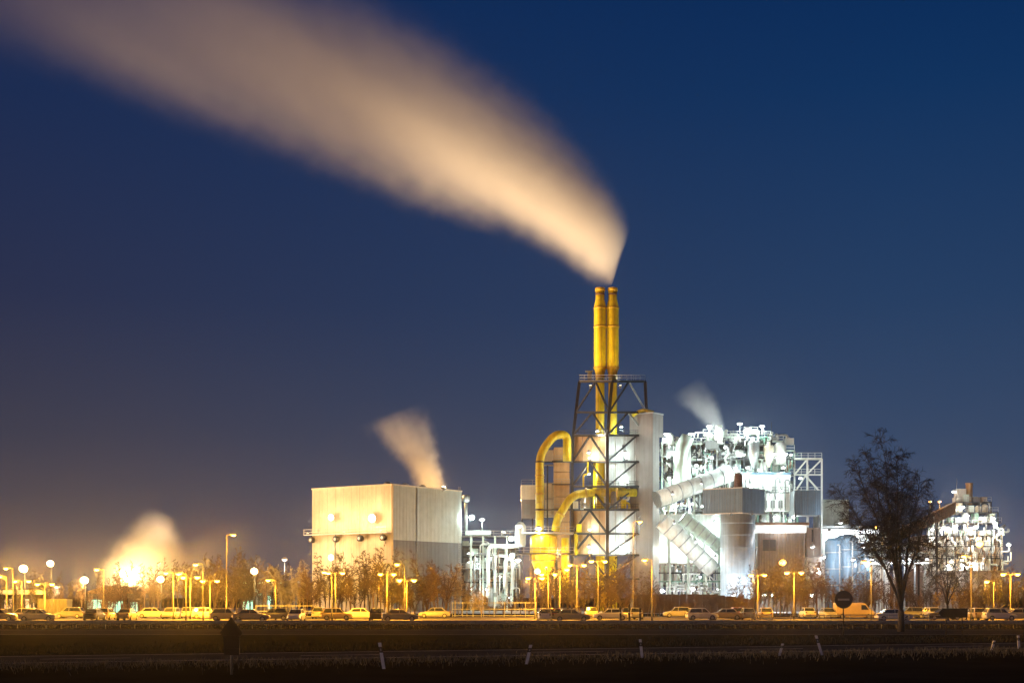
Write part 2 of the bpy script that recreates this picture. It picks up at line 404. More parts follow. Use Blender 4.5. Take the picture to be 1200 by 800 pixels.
def street_lamp_proto(kind, H):
    t = empty('street_lamp', (0, 0, 0)); k = {}
    MB().tube([(0, 0, 0), (0, 0, .9), (0, 0, .92), (0, 0, H)], [.11, .10, .075, .05], 8).build('pole', M['pole'], t, True)
    sides = (-1, 1) if kind == 'twin' else ((-1,) if kind == 'left' else (1,))
    for s in sides:
        MB().tube(bend([(0, 0, H - .25), (s * .08, 0, H + .02), (s * .75, 0, H + .1)], .2), .035, 6).build('arm', M['pole'], t, True)
        h = MB(); h.hexa([(s * .55, -.16, H + .06), (s * 1.25, -.13, H + .1), (s * 1.25, .13, H + .1), (s * .55, .16, H + .06),
                          (s * .6, -.10, H + .2), (s * 1.15, -.07, H + .2), (s * 1.15, .07, H + .2), (s * .6, .10, H + .2)] if s > 0 else
                         [(s * .55, .16, H + .06), (s * 1.25, .13, H + .1), (s * 1.25, -.13, H + .1), (s * .55, -.16, H + .06),
                          (s * .6, .10, H + .2), (s * 1.15, .07, H + .2), (s * 1.15, -.07, H + .2), (s * .6, -.10, H + .2)])
        hd = h.build('lamp_head', M['housing'], t, True)
        b = MB(); b.sphere((0, 0, 0), .30, 12, 6)
        b.v = [(x * 1.15 + s * .92, y * .9, (z * .62 if z < 0 else z * .35) + H + .03) for x, y, z in b.v]
        b.build('lens', M['na_lens'], hd, True)
        point(t, (s * .95, 0, H - .5), NAP, NA, .2)
    return t
def street_lamp(px, py, kind='twin', Y=185, desc=None):
    z = ZP(py, Y); H = max(3.0, round(z * 2) / 2)
    if (kind, H) not in SL:
        SL[(kind, H)] = t = street_lamp_proto(kind, H); t.location = (GX(px, Y), Y, z - H)
    else: t = copy_tree(SL[(kind, H)], (GX(px, Y), Y, z - H))
    if t.location.z > 0: t.location.z = 0
    tag(t, None, 'street lamp', 'sodium lamps of the car park')
    later(t, desc or ('twin-headed orange sodium lamp' if kind == 'twin' else 'single-headed orange sodium lamp'), px)
    return t

# ------------------------------------------------------------------ the cream box hall
def clad(p, name, a, b, z0, z1, nrm, m, pitch=.42, depth=.07):
    """one sheet of trapezoid cladding between plan points a and b"""
    a = Vector((a[0], a[1], 0)); b = Vector((b[0], b[1], 0)); n = Vector((nrm[0], nrm[1], 0)); L = (b - a).length; d = (b - a) / L
    k = max(1, int(round(L / pitch))); pr = []
    for i in range(k):
        s0 = L * i / k; w = L / k
        pr += [(s0, 0), (s0 + w * .5, 0), (s0 + w * .62, depth), (s0 + w * .88, depth)]
    pr.append((L, 0)); mb = MB(); pts = []
    for z in (z0, z1):
        for s_, o in pr: q = a + d * s_ + n * o; pts.append((q.x, q.y, z))
    c = len(pr); fc = [(i, i + 1, c + i + 1, c + i) for i in range(c - 1)]
    if (b - a).cross(Vector((0, 0, 1))).dot(n) < 0: fc = [tuple(reversed(f)) for f in fc]
    mb.poly(pts, fc); return mb.build(name, m, p)
Cn = Vector((GX(460, 280), 280, 0)); dL = Vector((-.817, .577, 0)); dR = Vector((.577, .817, 0)); LL, LR = 21.5, 22.4
zt = ZP(568, 280); zmid = ZP(632, 280)
hall = empty('box_hall', Cn, 'large cream and grey clad box hall, steam rising from its roof', 'building')
nl = Vector((-.577, -.817, 0)); nr = Vector((.817, -.577, 0))
q = [Cn + dL * .12 + dR * .12, Cn + dL * LL, Cn + dL * LL + dR * LR, Cn + dR * LR]
core = MB(); qq = [Cn - nl * .1 - nr * .1, Cn + dR * LR - nr * .1 - dR * .1, Cn + dL * LL + dR * LR - dR * .1 - dL * .1, Cn + dL * LL - nl * .1 - dL * .1]
core.hexa([(p.x, p.y, 0) for p in qq] + [(p.x, p.y, zt - .1) for p in qq]); core.build('wall', M['grey'], hall)
NPL = 10
for i in range(NPL):
    a = Cn + dL * (LL * i / NPL + .03); b = Cn + dL * (LL * (i + 1) / NPL - .03)
    clad(hall, 'cladding_sheet', a, b, 0, zt, nl, M['cream'])
    a = Cn + dR * (LR * i / NPL + .03); b = Cn + dR * (LR * (i + 1) / NPL - .03)
    clad(hall, 'cladding_sheet', a, b, zmid, zt, nr, M['sage'])
    clad(hall, 'cladding_sheet', a - nr * .03, b - nr * .03, 0, zmid - .05, nr, M['grey'])
for a, b in ((Cn, Cn + dL * LL), (Cn, Cn + dR * LR)):
    beam(hall, 'roof_trim', a + Vector((0, 0, zt + .12)), b + Vector((0, 0, zt + .12)), .42, M['cream'], .28)
beam(hall, 'corner_trim', Cn, Cn + Vector((0, 0, zt)), .3, M['cream'])
# walkway across its left face
zw = ZP(625, 285)
wk0 = Cn + dL * .3 + nl * .8; wk1 = Cn + dL * (LL + 1.0) + nl * .8
wk = MB(); wk.beam(wk0 + Vector((0, 0, zw)), wk1 + Vector((0, 0, zw)), 1.3, .16); walk = wk.build('walkway', M['galv'], hall)
for zz in (.55, 1.1): beam(walk, 'rail', wk0 + nl * .6 + Vector((0, 0, zw + zz)), wk1 + nl * .6 + Vector((0, 0, zw + zz)), .07, M['galv'])
for i in range(12):
    p = wk0 + (wk1 - wk0) * (i / 11) + nl * .6; beam(walk, 'post', p + Vector((0, 0, zw)), p + Vector((0, 0, zw + 1.15)), .08, M['galv'])
for f in (.06, .33, .62, .92):                        # round exhaust fans hung below the walkway
    p = wk0 + (wk1 - wk0) * f + nl * .2 + Vector((0, 0, zw - 1.0))
    fan = MB().tube([p - nl * .5, p + nl * .35], .62, 14).build('fan', M['steel'], hall)
    MB().tube([p + nl * .351, p + nl * .40], .3, 10).build('hub', M['galv'], fan)
    beam(fan, 'hanger', p + Vector((0, 0, .55)), p + Vector((0, 0, .95)), .12, M['steel'])
dp = Cn + dL * 15 + nl * .18; tube(hall, 'downpipe', [(dp.x, dp.y, 0), (dp.x, dp.y, zw - .2)], .1, M['galv'], 8)
for f, w_, h_ in ((.2, 2.2, 3.4), (.62, 1.1, 2.2)):
    a = Cn + dL * (LL * f) + nl * .12; dr = MB(); dr.obox(a + dL * w_ / 2, dL, nl, w_ / 2, .06, .05, h_); d_ = dr.build('door', M['dgrey'], hall)
    MB().obox(a + dL * w_ / 2 + nl * .03, dL, nl, w_ / 2 + .12, .05, h_ + .05, h_ + .2).build('lintel', M['galv'], d_)
for f in (.25, .5, .75):
    a = Cn + dL * 6 + dR * (LR * f); MB().lathe((a.x, a.y), [(.5, zt - .1), (.5, zt + .7), (.8, zt + .8), (.8, zt + 1.1), (.2, zt + 1.4)], 12).build('roof_vent', M['galv'], hall)
ld = MB(); a = Cn + dR * (LR - 1.2) + nr * .35
for s_ in (-.25, .25): ld.beam(a + dR * s_, a + dR * s_ + Vector((0, 0, zt + 1)), .06)
z_ = .3
while z_ < zt: ld.beam(a - dR * .25 + Vector((0, 0, z_)), a + dR * .25 + Vector((0, 0, z_)), .04); z_ += .45
ld.build('ladder', M['galv'], hall)
gt = Cn + dR * (LR * .33) + nr * .16; tube(hall, 'downpipe', [(gt.x, gt.y, 0), (gt.x, gt.y, zt - .1)], .09, M['galv'], 8)
def on_left_face(px, py, out):
    """point in front of the hall's left face that appears at this pixel"""
    k = (px - CX) / F; o = Cn + nl * out; t = (o.x - k * o.y) / (k * dL.y - dL.x); p = o + dL * t; return p.y
for px, py, pw, rr in ((388, 606, 2300, .75), (436, 607, 2900, .95), (388, 653, 2000, .75)):
    Y = on_left_face(px, py, 1.7)
    floodlight(px, py, Y, pw, (1, .70, .36), 'wm_lens', rr, 'large warm floodlight on the hall wall', aim=(nl.x, nl.y, -.1), stem=.8, off=3.2, lr=1.2)
# added wall washers on the walkway stand in for the floods' throw onto the wall
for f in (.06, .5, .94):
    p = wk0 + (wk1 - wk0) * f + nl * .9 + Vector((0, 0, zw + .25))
    t = empty('added_wall_washer', p, None, 'floodlight', 'added wall washers on the hall walkway')
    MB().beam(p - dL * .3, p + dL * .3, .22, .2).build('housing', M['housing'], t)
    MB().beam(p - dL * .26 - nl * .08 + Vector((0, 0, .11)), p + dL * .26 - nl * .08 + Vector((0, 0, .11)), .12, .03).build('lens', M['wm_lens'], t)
    point(t, p + nl * 2.2 + Vector((0, 0, .5)), 420, WARM, .5); later(t, 'added low wall washer on the hall walkway', PXOF(p), False)

# ------------------------------------------------------------------ twin yellow chimneys in their lattice tower
YC = 298.0
def chimney(pxc, label):
    c = W(pxc, 500, YC); s = YC / F
    t = empty('chimney', (c.x, c.y, 0), label, 'chimney', 'twin yellow chimneys')
    Z = lambda py: ZP(py, YC)
    MB().lathe((c.x, c.y), [(.9, 0), (.92, Z(440)), (.98, Z(437)), (1.28, Z(431)), (1.28, Z(383.5)), (1.28, Z(362)), (1.26, Z(359)), (.98, Z(352)), (.92, Z(350)), (.92, Z(341))], 24).build('shaft', M['yellow'], t)
    for py, r in ((431, 1.38), (383, 1.37), (361, 1.36), (441, 1.06)):
        MB().lathe((c.x, c.y), [(r - .1, Z(py) - .16), (r, Z(py) - .14), (r, Z(py) + .14), (r - .1, Z(py) + .16)], 24).build('flange', M['yellow_d'], t)
    MB().lathe((c.x, c.y), [(1.0, Z(341) - .05), (1.05, Z(341)), (1.05, Z(338)), (.99, Z(337.4))], 24).build('rim', M['yellow_d'], t)
    MB().lathe((c.x, c.y), [(.95, Z(346)), (.96, Z(345.5)), (.96, Z(344.5)), (.95, Z(344))], 24).build('band', M['rust'], t)
    MB().lathe((c.x, c.y), [(.80, Z(339.2)), (.84, Z(337.9)), (.82, Z(337.3))], 20).build('liner', M['black'], t)
    lx = c.x - .95
    lad = MB()
    for dx in (-.2, .2): lad.beam((c.x + dx, c.y - 1.42, Z(447)), (c.x + dx, c.y - 1.42, Z(362)), .05)
    zz = Z(447)
    while zz < Z(362): lad.beam((c.x - .2, c.y - 1.42, zz), (c.x + .2, c.y - 1.42, zz), .04); zz += .5
    lad.build('ladder', M['yellow_d'], t)
    return t
chimney(703.2, 'left one of the twin yellow chimneys, smoke pouring from its mouth')
chimney(718.0, 'right one of the twin yellow chimneys, slightly behind the smoking one')

tow = empty('lattice_tower', W(712, 700, 291) * 1, 'dark steel lattice tower around the twin yellow chimneys', 'tower'); tow.location.z = 0
def A(px, py, Y): return W(px, py, Y)
# three visible legs: left, front corner, right; and the hidden rear one. They lean inward toward the top platform.
def leg_l(py): f = max(0, min(1, (700 - py) / 253)); return A(670.5 + 8.5 * max(0, (520 - py) / 73) if py < 520 else 670.5, py, 299)
def leg_c(py): return A(711.8 + (5.5 * (505 - py) / 58 if py < 505 else 0), py, 291)
def leg_r(py): return A(757.5 - (0 if py > 470 else 1.5 * (470 - py) / 23), py, 300)
def leg_b(py): return A(716 + 0, py, 308)
LV = [447, 483, 510, 541, 570, 597, 625, 650, 678, 700]
for nm, lg in (('l', leg_l), ('c', leg_c), ('r', leg_r), ('b', leg_b)):
    for a, b in zip(LV, LV[1:]): beam(tow, 'leg', lg(a), lg(b), .62 if nm != 'b' else .5, M['steel'])
for i, py in enumerate(LV[:-1]):
    beam(tow, 'beam', leg_l(py), leg_c(py), .42, M['steel']); beam(tow, 'beam', leg_c(py), leg_r(py), .42, M['steel'])
    beam(tow, 'beam', leg_l(py), leg_b(py), .3, M['steel']); beam(tow, 'beam', leg_b(py), leg_r(py), .3, M['steel'])
for i in range(len(LV) - 2):                           # chevron braces in each bay
    a, b = LV[i], LV[i + 1]
    for l0, l1 in ((leg_l, leg_c), (leg_c, leg_r)):
        mid = (l0(a) + l1(a)) / 2
        if i == 0 or i == 1:
            if l0 is leg_l: beam(tow, 'brace', l0(b), (l0(a) + l1(a) * 1) / 2, .3, M['steel']); beam(tow, 'brace', mid, l1(b), .3, M['steel'])
            else: beam(tow, 'brace', l0(b), mid, .3, M['steel']); beam(tow, 'brace', mid, l1(b), .3, M['galv'])
        elif l0 is leg_l:
            beam(tow, 'brace', l0(b), mid, .34, M['steel']); beam(tow, 'brace', mid, l1(b), .34, M['steel'])
        else:
            beam(tow, 'brace', l0(b), (l0(a) * .25 + l1(a) * .75), .3, M['steel'])
# cladded panels behind the braces
def panel(p, name, a, b, c, d, m, th=.12):
    n = (Vector(b) - Vector(a)).cross(Vector(d) - Vector(a)).normalized() * th
    mb = MB(); mb.hexa([Vector(a) + n, Vector(b) + n, Vector(c) + n, Vector(d) + n, Vector(a), Vector(b), Vector(c), Vector(d)])
    return mb.build(name, m, p)
inl = Vector((.45, .9, 0)) * .8
for a, b in ((510, 541), (597, 625), (625, 650)):
    for k in range(4):
        f0, f1 = k / 4 + .008, (k + 1) / 4 - .008
        p0 = leg_l(b).lerp(leg_c(b), f0) + inl; p1 = leg_l(b).lerp(leg_c(b), f1) + inl; p2 = leg_l(a).lerp(leg_c(a), f1) + inl; p3 = leg_l(a).lerp(leg_c(a), f0) + inl
        panel(tow, 'wall_panel', p0, p1, p2, p3, M['beige'])
inr = Vector((-.6, .8, 0)) * .8
for a, b in ((510, 541), (541, 570), (597, 625), (625, 650)):
    for k in range(4):
        f0, f1 = k / 4 + .008, (k + 1) / 4 - .008
        p0 = leg_c(b).lerp(leg_r(b), f0) + inr; p1 = leg_c(b).lerp(leg_r(b), f1) + inr; p2 = leg_c(a).lerp(leg_r(a), f1) + inr; p3 = leg_c(a).lerp(leg_r(a), f0) + inr
        panel(tow, 'wall_panel', p0, p1, p2, p3, M['white'])
def handrail(p, pts, h=1.1, m='galv', step=1.6, w=.07):
    pts = [Vector(x) for x in pts]; mb = MB()
    for a, b in zip(pts, pts[1:]):
        for zz in (h * .5, h): mb.beam(a + Vector((0, 0, zz)), b + Vector((0, 0, zz)), w)
        k = max(1, int((b - a).length / step))
        for i in range(k + 1): q = a.lerp(b, i / k); mb.beam(q, q + Vector((0, 0, h)), w)
    return mb.build('handrail', M[m], p)
up = Vector((0, 0, .25))
deck = MB(); P = [leg_l(447), leg_c(447), leg_r(447), leg_b(447)]
deck.hexa([x + Vector((0, 0, .18)) for x in P] + [x + Vector((0, 0, .30)) for x in P]); deck.build('top_platform', M['galv'], tow)
handrail(tow, [P[0] + up, P[1] + up, P[2] + up, P[3] + up, P[0] + up])
bx = leg_l(447) + Vector((2.2, 1, .3)); MB().box(bx.x - .45, bx.x + .45, bx.y - .4, bx.y + .4, bx.z, bx.z + 1.9).build('cabinet', M['galv'], tow)
MB().box(bx.x - .9, bx.x + .7, bx.y - .5, bx.y + .5, bx.z + 1.9, bx.z + 2.1).build('cabinet_roof', M['galv'], tow)
for py in (510, 570, 597):
    d2 = MB(); P2 = [leg_l(py), leg_c(py), leg_r(py), leg_b(py)]
    for j in range(4):
        # ring-shaped floor left open round the chimneys
        a, b = P2[j], P2[(j + 1) % 4]; cc = sum(P2, Vector()) / 4; a2, b2 = a.lerp(cc, .34), b.lerp(cc, .34)
        d2.hexa([x + Vector((0, 0, .16)) for x in (a, b, b2, a2)] + [x + Vector((0, 0, .24)) for x in (a, b, b2, a2)])
    d2.build('floor_grating', M['galv'], tow)
    handrail(tow, [P2[0] + up, P2[1] + up, P2[2] + up], .9, 'steel')
RT = random.Random(17)
for i in range(44):                                    # pipework, ladders and boxes packed inside the lattice
    px = RT.uniform(674, 752); i0 = RT.randrange(2, 7); y0, y1 = LV[i0], LV[i0 + 1]; Y = 296 + RT.uniform(-1.5, 5); u = RT.random()
    if px > 736: Y += 3
    if u < .55:
        x2 = px + RT.uniform(-14, 14); zz = RT.uniform(y0 + 4, y1 - 3)
        tube(tow, 'pipe', bend([W(px, y1, Y), W(px, zz, Y), W(x2, zz, Y), W(x2, y0, Y)], .6, 3), RT.choice((.12, .18, .26, .4)), M[RT.choice(('yellow', 'yellow', 'white', 'galv', 'pale'))], 8)
    elif u < .8: MB().box(GX(px - 3, Y), GX(px + 3, Y), Y, Y + 1.2, ZP(y1, Y) + .3, ZP(y1, Y) + RT.uniform(1.2, 2.4)).build('cabinet', M[RT.choice(('white', 'pale', 'galv', 'yellow'))], tow)
    else: MB().lathe((GX(px, Y), Y), [(.5, ZP(y1, Y) + .3), (.6, ZP(y1, Y) + .5), (.6, ZP(y0, Y) - 1.2), (.2, ZP(y0, Y) - .9)], 12).build('vessel', M[RT.choice(('white', 'yellow', 'galv'))], tow)
# ------------------------------------------------------------------ tall duct tower right of the lattice
dt = empty('duct_tower', (GX(765, 296), 296, 0), 'tall beige and mauve duct tower beside the lattice tower', 'tower')
D0 = Vector((GX(765, 296), 296, 0)); e1 = Vector((-.80, .60, 0)); e2 = Vector((.60, .80, 0))
wl, wr = 5.6, 2.6
def duct(name, a1, a2, z0, z1, m1, grow=0.):
    c = D0 + e1 * (a1 / 2) + e2 * (a2 / 2)
    return MB().obox(c, e1, e2, a1 / 2 + grow, a2 / 2 + grow, z0, z1).build(name, m1, dt)
duct('shaft', wl, wr, 0, ZP(510, 296), M['mauve'])
duct('head', wl, wr + 1.4, ZP(510, 296), ZP(484, 296), M['mauve'], .06)
duct('head_flange', wl, wr + 1.4, ZP(484, 296), ZP(482.5, 296), M['galv'], .16)
zz = ZP(695, 296)
while zz < ZP(515, 296):
    duct('stiffener', wl, wr, zz, zz + .14, M['mauve'], .07); zz += 4.6
ww = bend([W(741, 487, 298), W(752, 479.5, 298), W(766, 483, 298)], 1.2)
tube(dt, 'vent_pipe', ww, .35, M['yellow'], 10)
for px, py in ((741, 510), (741, 560), (741, 610)):
    beam(dt, 'tie', W(px, py, 300), W(px + 12, py, 298), .3, M['steel'])

# ------------------------------------------------------------------ yellow vessel unit left of the lattice
YV = 293.0
yu = empty('yellow_vessel', (GX(640, YV), YV, 0), 'yellow vessel on legs with tall bent yellow pipes beside the lattice tower', 'vessel')
s = YV / F
c = W(637, 650, YV)
MB().lathe((c.x, c.y), [(2.7, ZP(656, YV)), (2.75, ZP(655, YV)), (2.75, ZP(629, YV)), (2.6, ZP(627, YV)), (1.2, ZP(624.5, YV))], 28).build('drum', M['yellow'], yu)
MB().lathe((c.x, c.y), [(.5, ZP(692, YV)), (.6, ZP(690, YV)), (2.4, ZP(659, YV)), (2.6, ZP(657, YV))], 28).build('hopper', M['yellow'], yu)
for py in (655.5, 642, 629): MB().lathe((c.x, c.y), [(2.7, ZP(py, YV) - .1), (2.86, ZP(py, YV) - .08), (2.86, ZP(py, YV) + .08), (2.7, ZP(py, YV) + .1)], 28).build('hoop', M['yellow_d'], yu)
for i in range(12):
    a = 2 * math.pi * i / 12; beam(yu, 'rib', (c.x + 2.78 * math.cos(a), c.y + 2.78 * math.sin(a), ZP(655, YV)), (c.x + 2.78 * math.cos(a), c.y + 2.78 * math.sin(a), ZP(629, YV)), .12, M['yellow_d'])
for px in (622, 652):
    for dy in (-2.4, 2.4): beam(yu, 'leg', (GX(px, YV), YV + dy, 0), (GX(px, YV), YV + dy, ZP(648, YV)), .35, M['steel'])
pf = MB(); pf.box(GX(604, YV), GX(672, YV), YV - 3.4, YV + 3.4, ZP(649.5, YV), ZP(648, YV)); pf.build('platform', M['steel'], yu)
pf = MB(); pf.box(GX(612, YV), GX(672, YV), YV - 3.2, YV + 3.2, ZP(625.5, YV), ZP(624, YV)); pf.build('platform', M['galv'], yu)
handrail(yu, [(GX(604, YV), YV - 3.3, ZP(648, YV)), (GX(672, YV), YV - 3.3, ZP(648, YV))]); handrail(yu, [(GX(612, YV), YV - 3.1, ZP(624, YV)), (GX(672, YV), YV - 3.1, ZP(624, YV))])
tube(yu, 'riser_pipe', bend([W(632.5, 624, YV), W(632.5, 531, YV), W(650, 509, YV), W(664.5, 509, YV + 1), W(664.5, 540, YV + 1)], 3.0, 8), .86, M['yellow'], 18)
for py in (541, 557, 597, 578): tube(yu, 'collar', [W(632.5, py + .7, YV), W(632.5, py - .7, YV)], .98, M['steel'] if py in (541, 597) else M['yellow_d'], 18)
for f in range(9): a_ = W(632.5, 618 - f * 9.6, YV); tube(yu, 'flange', [a_, a_ + Vector((0, 0, .16))], .94, M['yellow_d'], 18)
tube(yu, 'slant_pipe', bend([W(651, 622, YV - 1.5), W(653, 608, YV - 1.5), W(670, 580, YV - 1.5), W(690, 577, YV + 1), W(745, 577, YV + 4)], 2.2, 8), .84, M['yellow'], 18)
for px, py, px2, py2 in ((656.5, 603, 657.5, 601.3), (686, 577.6, 688, 577.3), (722, 577, 724, 577)): tube(yu, 'collar', [W(px, py, YV - (1.5 if px < 680 else 0)), W(px2, py2, YV - (1.5 if px < 680 else 0))], .97, M['yellow_d'], 18)
tube(yu, 'standpipe', [W(662, 690, YV - 1), W(662, 630, YV - 1)], .75, M['yellow'], 14)
for px in (700.5, 716): tube(yu, 'flue_leg', [W(px, 600, 300), W(px, 540, 300)], 1.0, M['yellow'], 16)
for px, d in ((711, 1), (726, 1)): MB().lathe((GX(px + 4, 297), 297), [(.4, ZP(582, 297)), (1.1, ZP(578, 297)), (1.1, ZP(573, 297)), (.3, ZP(571, 297))], 16).build('fan_casing', M['yellow'], yu)
beam(yu, 'strut', W(627, 541, YV), W(671, 541, YV + 4), .25, M['steel']); beam(yu, 'strut', W(627, 597, YV), W(671, 597, YV + 4), .25, M['steel'])
bt = empty('stair_tower', (GX(654, 301), 301, 0), 'beige stair tower between the bent yellow pipe and the lattice', 'tower')
for py0, py1 in ((525, 553), (554, 582), (583, 611), (612, 700)):
    MB().box(GX(649, 301), GX(667, 301), 299, 303.5, max(0, ZP(py1, 301)), ZP(py0, 301)).build('wall_panel', M['beige'], bt)
for py in (541, 568, 597): MB().box(GX(648, 301) - .3, GX(667, 301) + .2, 297.8, 299, ZP(py, 300) - .1, ZP(py, 300) + .05).build('landing', M['steel'], bt); handrail(bt, [(GX(648, 301), 297.9, ZP(py, 300)), (GX(667, 301), 297.9, ZP(py, 300))])
beam(bt, 'column', W(641.5, 545, 300), W(641.5, 640, 300), .3, M['steel'])
for py in (545, 566, 584, 604): beam(bt, 'beam', W(637, py, 300), W(651, py, 300), .26, M['galv'])
for py0, py1, mm in ((566, 584, 'white'), (585, 606, 'white'), (527, 541, 'white')): MB().box(GX(638, 303), GX(650, 303), 303, 303.2, ZP(py1, 303), ZP(py0, 303)).build('wall_panel', M[mm], bt)
wb = empty('white_cabin', (GX(618, 302), 302, 0), 'pale cabin raised on posts left of the bent yellow pipe', 'cabin')
MB().box(GX(611, 302), GX(637, 302), 302, 306, ZP(607, 302), ZP(585, 302)).build('wall', M['mauve'], wb)
MB().box(GX(611, 302) - .1, GX(637, 302), 301.9, 306.1, ZP(585, 302), ZP(568, 302)).build('upper_wall', M['cream'], wb)
for px in (612, 624, 635): beam(wb, 'post', (GX(px, 302), 302.3, 0), (GX(px, 302), 302.3, ZP(607, 302)), .3, M['steel'])
handrail(wb, [W(611, 568, 302), W(637, 568, 302)])
MB().box(GX(614, 302), GX(621, 302), 301.93, 302, ZP(603, 302), ZP(590, 302)).build('louvre', M['dgrey'], wb)
MB().lathe((GX(610, 300), 300), [(1.0, ZP(640, 300)), (1.15, ZP(636, 300)), (1.15, ZP(616, 300)), (.6, ZP(612, 300)), (.1, ZP(611, 300))], 18).build('tank', M['white'], wb)

# ------------------------------------------------------------------ pipe rack between hall and yellow vessel
YR = 302.0
pr = empty('pipe_rack', (GX(575, YR), YR, 0), 'floodlit steel pipe rack between the box hall and yellow vessel', 'pipe rack')
cols = [541, 552, 566, 580, 594, 607]
for px in cols:
    for dy in (0, 6): beam(pr, 'column', (GX(px, YR), YR + dy, 0), (GX(px, YR), YR + dy, ZP(628 if px < 600 else 636, YR)), .35, M['steel'] if (px % 2) else M['pale'])
for py in (628, 640, 652, 667, 682):
    for dy in (0, 6): beam(pr, 'beam', (GX(541, YR), YR + dy, ZP(py, YR)), (GX(607, YR), YR + dy, ZP(py, YR)), .3, M['steel'])
for py in (629, 667): MB().box(GX(541, YR), GX(607, YR), YR - .4, YR + 6.4, ZP(py, YR) + .17, ZP(py, YR) + .27).build('walkway', M['galv'], pr); handrail(pr, [(GX(541, YR), YR - .4, ZP(py, YR) + .2), (GX(607, YR), YR - .4, ZP(py, YR) + .2)])
R2 = random.Random(3)
for i in range(64):                                    # pipes with bends, at several depths
    x0 = R2.uniform(543, 606); x1 = min(609, x0 + R2.uniform(6, 26)); y0 = R2.uniform(690, 712); y1 = R2.uniform(632, 690); dy = R2.uniform(-.8, 5)
    r = R2.choice((.08, .11, .15, .2, .32)); m = R2.choice(('white', 'galv', 'pale', 'steel', 'dgrey', 'galv', 'steel', 'pale', 'rust'))
    tube(pr, 'pipe', bend([W(x0, y0, YR) + Vector((0, dy, 0)), W(x0, y1, YR) + Vector((0, dy, 0)), W(x1, y1, YR) + Vector((0, dy, 0)), W(x1, R2.uniform(y1 + 6, 712), YR) + Vector((0, dy, 0))], .8, 4), r, M[m], 8)
tube(pr, 'header_pipe', bend([W(572, 700, YR - 1), W(572, 639.5, YR - 1), W(608, 639.5, YR - 1)], 1.2), .42, M['white'], 12)
tube(pr, 'header_pipe', bend([W(592, 690, YR - 1.3), W(592, 655, YR - 1.3), W(601, 655, YR - 1.3), W(601, 690, YR - 1.3)], 1.2), .36, M['white'], 12)
for px, py0, py1, r, m in ((551, 660, 705, 1.0, 'white'), (579, 690, 710, 1.3, 'white'), (588, 696, 712, 1.1, 'pale'), (561, 690, 712, 1.2, 'galv')):
    cc = W(px, py0, YR + 2); MB().lathe((cc.x, cc.y), [(r, ZP(py1, YR)), (r, ZP(py0, YR)), (r * .7, ZP(py0, YR) + r * .3), (.1, ZP(py0, YR) + r * .45)], 18).build('vessel', M[m], pr)
for px, py0, py1 in ((545, 633, 640), (556, 642, 650), (566, 655, 664), (600, 668, 680), (548, 670, 680)):
    MB().box(GX(px - 4, YR), GX(px + 4, YR), YR + 2, YR + 4, ZP(py1, YR), ZP(py0, YR)).build('cabinet', M['pale'], pr)
MB().box(GX(541, YR + 8), GX(608, YR + 8), YR + 8, YR + 8.3, 0, ZP(636, YR + 8)).build('back_wall', M['grey'], pr)
MB().box(GX(545, YR), GX(575, YR), YR + 1, YR + 5, ZP(628, YR) + .35, ZP(621, YR)).build('duct', M['pale'], pr)
tube(pr, 'exhaust', [W(546, 622, YR + 1), W(546, 583, YR + 1)], .4, M['galv'], 10)
MB().lathe((GX(546, YR + 1), YR + 1), [(.4, ZP(588, YR)), (.85, ZP(586, YR)), (.85, ZP(580, YR)), (.4, ZP(579, YR))], 12).build('cowl', M['galv'], pr)
for px, py, pw in ((553, 606, 3000), (550, 612, 0), (599, 631, 1700), (600, 651, 1200)):
    if pw: floodlight(px, py, YR - 2, pw, WH, r=.6, desc='big white floodlight on the pipe rack', aim=(-.1, -1, -.15))
mast_lamp(565, 609, YR + 1, 2200)
for px, py, dy in ((549, 648, 2), (560, 660, -1.8), (577, 650, 2.5), (586, 675, -1.8), (570, 690, -2), (596, 700, -2.2), (552, 690, -2), (604, 660, 1)):
    floodlight(px, py, YR + dy, 420, WH, r=.25, desc='small white lamp inside the pipe rack', stem=.5, aim=(R2.uniform(-.6, .6), -.4, -1))
for px, py in ((608, 616), (631, 619), (607, 656)): floodlight(px, py, YV - 4, 1500, (1, .95, .8), 'wh_lens', .6, 'white floodlight on the yellow vessel deck', aim=(0, -.4, -1), off=.9)
for px, py in ((640, 665), (655, 650), (628, 672)): floodlight(px, py, YV - 5, 1500, WARM, 'wm_lens', .3, 'small warm lamp under the yellow vessel', aim=(0, .4, .6), off=.6)

